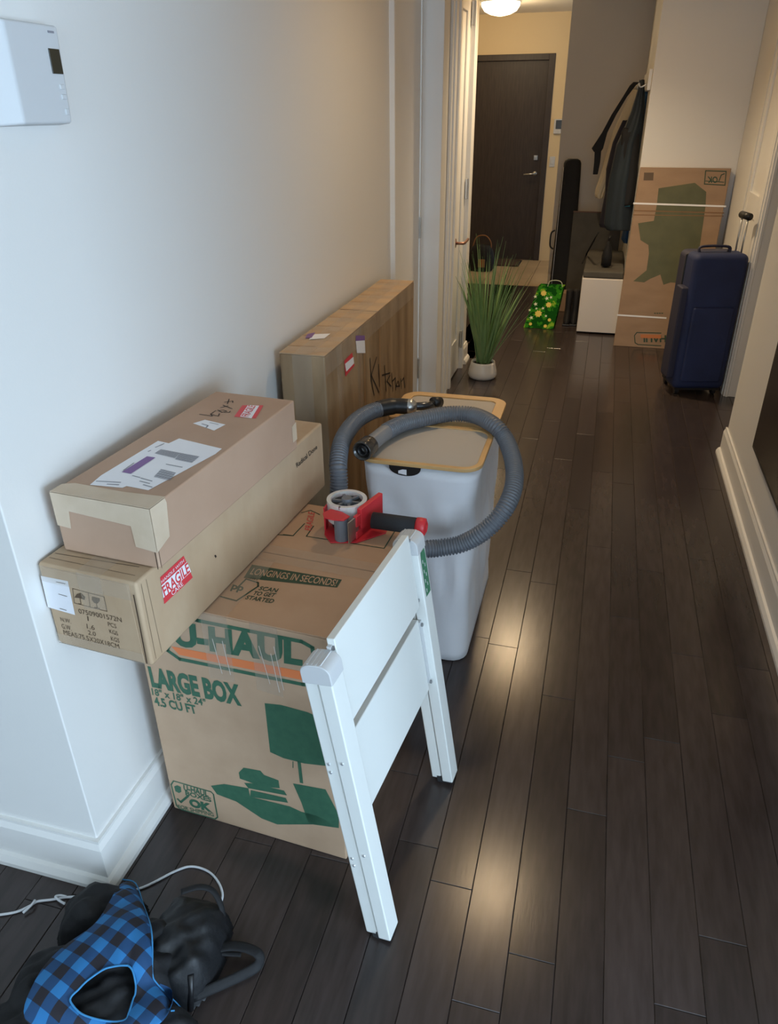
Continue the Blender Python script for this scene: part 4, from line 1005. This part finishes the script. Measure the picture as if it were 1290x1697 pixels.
# ================================================================= BACKPACK PILE (near left corner)
def hgt(x, y):
    s_ = 0
    for bx, by, rx, ry, rot, h_ in BL:
        c_, n_ = math.cos(rot), math.sin(rot); dx, dy = x-bx, y-by; a_ = (dx*c_+dy*n_)/rx; b_ = (-dx*n_+dy*c_)/ry; r2_ = abs(a_)**2.8+abs(b_)**2.8
        if r2_ < 1: s_ = max(s_, h_*(1-r2_)**.4)
    return s_
def _b(u, v, rx, ry, rot, h_): p = pz(u, v, .05); return (p.x, p.y, rx, ry, rot, h_)
BL = [_b(140,1655,.155,.105,.1,.12), _b(40,1735,.11,.09,.0,.10), _b(306,1560,.075,.10,.1,.11), _b(165,1512,.085,.062,.25,.10), _b(215,1600,.11,.10,0,.12), _b(240,1720,.10,.07,0,.10)]
def onh(u, v, off=.0):
    z = .1
    for _ in range(12):
        p = pz(u, v, z); z = .5*z + .5*(hgt(p.x, p.y)+off)
    p = pz(u, v, z); return Vector((p.x, p.y, hgt(p.x, p.y)+off))
bp = thing('backpack', (-.82,.66,0), 'black fabric backpack lying on the floor in the near left corner', 'backpack')
def blob(parts, fold, seed):
    global BL
    sv = BL; BL = parts; m = MB(); xs = [b[0] for b in parts]; ys = [b[1] for b in parts]; mr = max(max(b[2], b[3]) for b in parts)
    x0, x1, y0, y1 = min(xs)-mr, max(xs)+mr, min(ys)-mr, max(ys)+mr; s_ = .006; nx = int((x1-x0)/s_)+1; ny = int((y1-y0)/s_)+1; rs = seed
    idx = {}; vs = []; fs = []
    def H(i, j):
        x, y = x0+i*s_, y0+j*s_; h_ = hgt(x, y)
        if h_ <= 0: return 0
        w_ = (math.sin(x*70+rs+math.sin(y*40)*1.5)*.5 + math.sin(y*95+x*50+rs*2)*.4 + math.sin((x-y)*160)*.25)
        w_ += 1.3*noise.turbulence(Vector((x*16, y*16, rs)), 4, False)-.9
        return max(.004, h_ + fold*w_*min(1, h_/.05))
    Hs = [[H(i, j) for j in range(ny)] for i in range(nx)]
    for i in range(nx):
        for j in range(ny):
            near = any(Hs[a][b] > 0 for a in range(max(0,i-1), min(nx,i+2)) for b in range(max(0,j-1), min(ny,j+2)))
            if near: idx[(i,j)] = len(vs); vs.append((x0+i*s_, y0+j*s_, max(.001, Hs[i][j])))
    for i in range(nx-1):
        for j in range(ny-1):
            q_ = [(i,j),(i+1,j),(i+1,j+1),(i,j+1)]
            if all(k in idx for k in q_) and any(Hs[a][b] > 0 for a, b in q_): fs.append(tuple(idx[k] for k in q_))
    m.add(vs, fs); BL = sv; return m
blob([BL[0], BL[1], BL[4], BL[5]], .009, 1).build('main_compartment', M_blackf, bp, smooth=True)
blob([BL[2]], .009, 4).build('front_pocket', mat('black_mesh_fabric', rgb(20,21,24), .55, bump=.3, bscale=30), bp, smooth=True)
blob([BL[3]], .009, 6).build('top_flap', M_blackf, bp, smooth=True)
def rib(path_px, w_, th, z=.0, m_=M_blackf, name='strap', zs=None):
    P = [ (onh(u, v, z) if zs is None else pz(u, v, zs[k])) for k, (u, v) in enumerate(path_px)]
    MB().tube(catmull(P, 8), w_, 10, flat=th).build(name, m_, bp, smooth=True)
rib([(300,1478),(330,1470),(352,1476),(366,1500),(370,1530),(362,1555),(340,1562)], .007, .4, zs=[.10,.10,.09,.07,.04,.02,.03])
rib([(335,1592),(360,1572),(395,1568),(425,1578),(431,1592),(420,1606),(380,1626),(320,1652)], .0105, .28, zs=[.03,.03,.03,.025,.016,.014,.014,.02])
rib([(345,1575),(370,1580),(400,1582)], .005, .5, zs=[.03,.02,.014])
MB().tube([onh(322,1640,.0)+Vector((0,0,.0)), onh(312,1655,0)], .006, 8).build('strap_buckle', M_black, bp, smooth=True)
pv = thing('plaid_vest', (-.82,.62,.12), 'blue and black plaid fabric vest draped over the black backpack', 'vest')
outer = [(203,1457),(225,1464),(238,1500),(250,1535),(253,1575),(253,1614),(262,1632),(296,1653),(284,1675),(268,1697),(240,1712),(205,1720),(150,1725),(80,1722),(28,1690),(50,1640),(64,1612),(86,1584),(114,1560),(157,1535),(175,1505),(190,1478)]
inner = [(212,1600),(216,1603),(219,1607),(221,1612),(223,1620),(225,1632),(225,1640),(224,1648),(221,1655),(217,1668),(213,1680),(208,1690),(190,1693),(165,1690),(135,1680),(118,1662),(118,1652),(130,1640),(145,1625),(171,1607),(187,1602),(200,1600)]
m = MB(); NS = 10; R = []
for k in range(NS+1):
    f = k/NS; R.append([onh(o_[0]+(i_[0]-o_[0])*f, o_[1]+(i_[1]-o_[1])*f, .009 + .006*math.sin(f*math.pi) + .003*math.sin(q_*1.7+f*4)) for q_, (o_, i_) in enumerate(zip(outer, inner))])
m.rings(R, False, False)
ob = m.build('cloth', M_plaid, pv, smooth=True, solid=.003)
md = ob.modifiers.new('sub', 'SUBSURF'); md.levels = 2; md.render_levels = 2
m = MB(); m.tube(catmull([onh(a_[0], a_[1], .012) for a_ in inner+[inner[0]]], 4), .0018, 6); m.build('binding', mat('light_blue_binding', rgb(60,140,196), .7), pv, smooth=True)
m = MB(); m.tube(catmull([onh(a_[0], a_[1], .010) for a_ in outer[:9]], 4), .0014, 6); m.build('binding', mat('light_blue_binding', rgb(60,140,196), .7), pv, smooth=True)
# white cable on the floor
t = thing('white_cable', (-.85,.83,0), 'thin white cord lying on the floor behind the backpack', 'cable')
cz = .004
MB().tube(catmull([pz(-30,1519,cz), pz(0,1516,cz), pz(28,1511,cz), pz(50,1501,cz), pz(62,1494,cz), pz(85,1491,cz), pz(110,1487,cz), pz(160,1484,cz), pz(230,1473,cz), pz(290,1444,cz), pz(318,1436,cz), pz(345,1444,cz), pz(362,1462,cz), pz(369,1484,cz), pz(362,1504,cz), pz(350,1522,cz)], 8), .0026, 8).build('cord', M_cable, t, smooth=True)
MB().tube(catmull([pz(38,1513,cz+.004), pz(52,1500,cz+.007), pz(58,1492,cz+.004)], 6) , .0028, 8).tube(catmull([pz(108,1498,cz+.002), pz(98,1492,cz+.006), pz(92,1486,cz+.006), pz(100,1484,cz+.003), pz(110,1486,cz)], 6), .0026, 8).build('knot', M_cable, t, smooth=True)
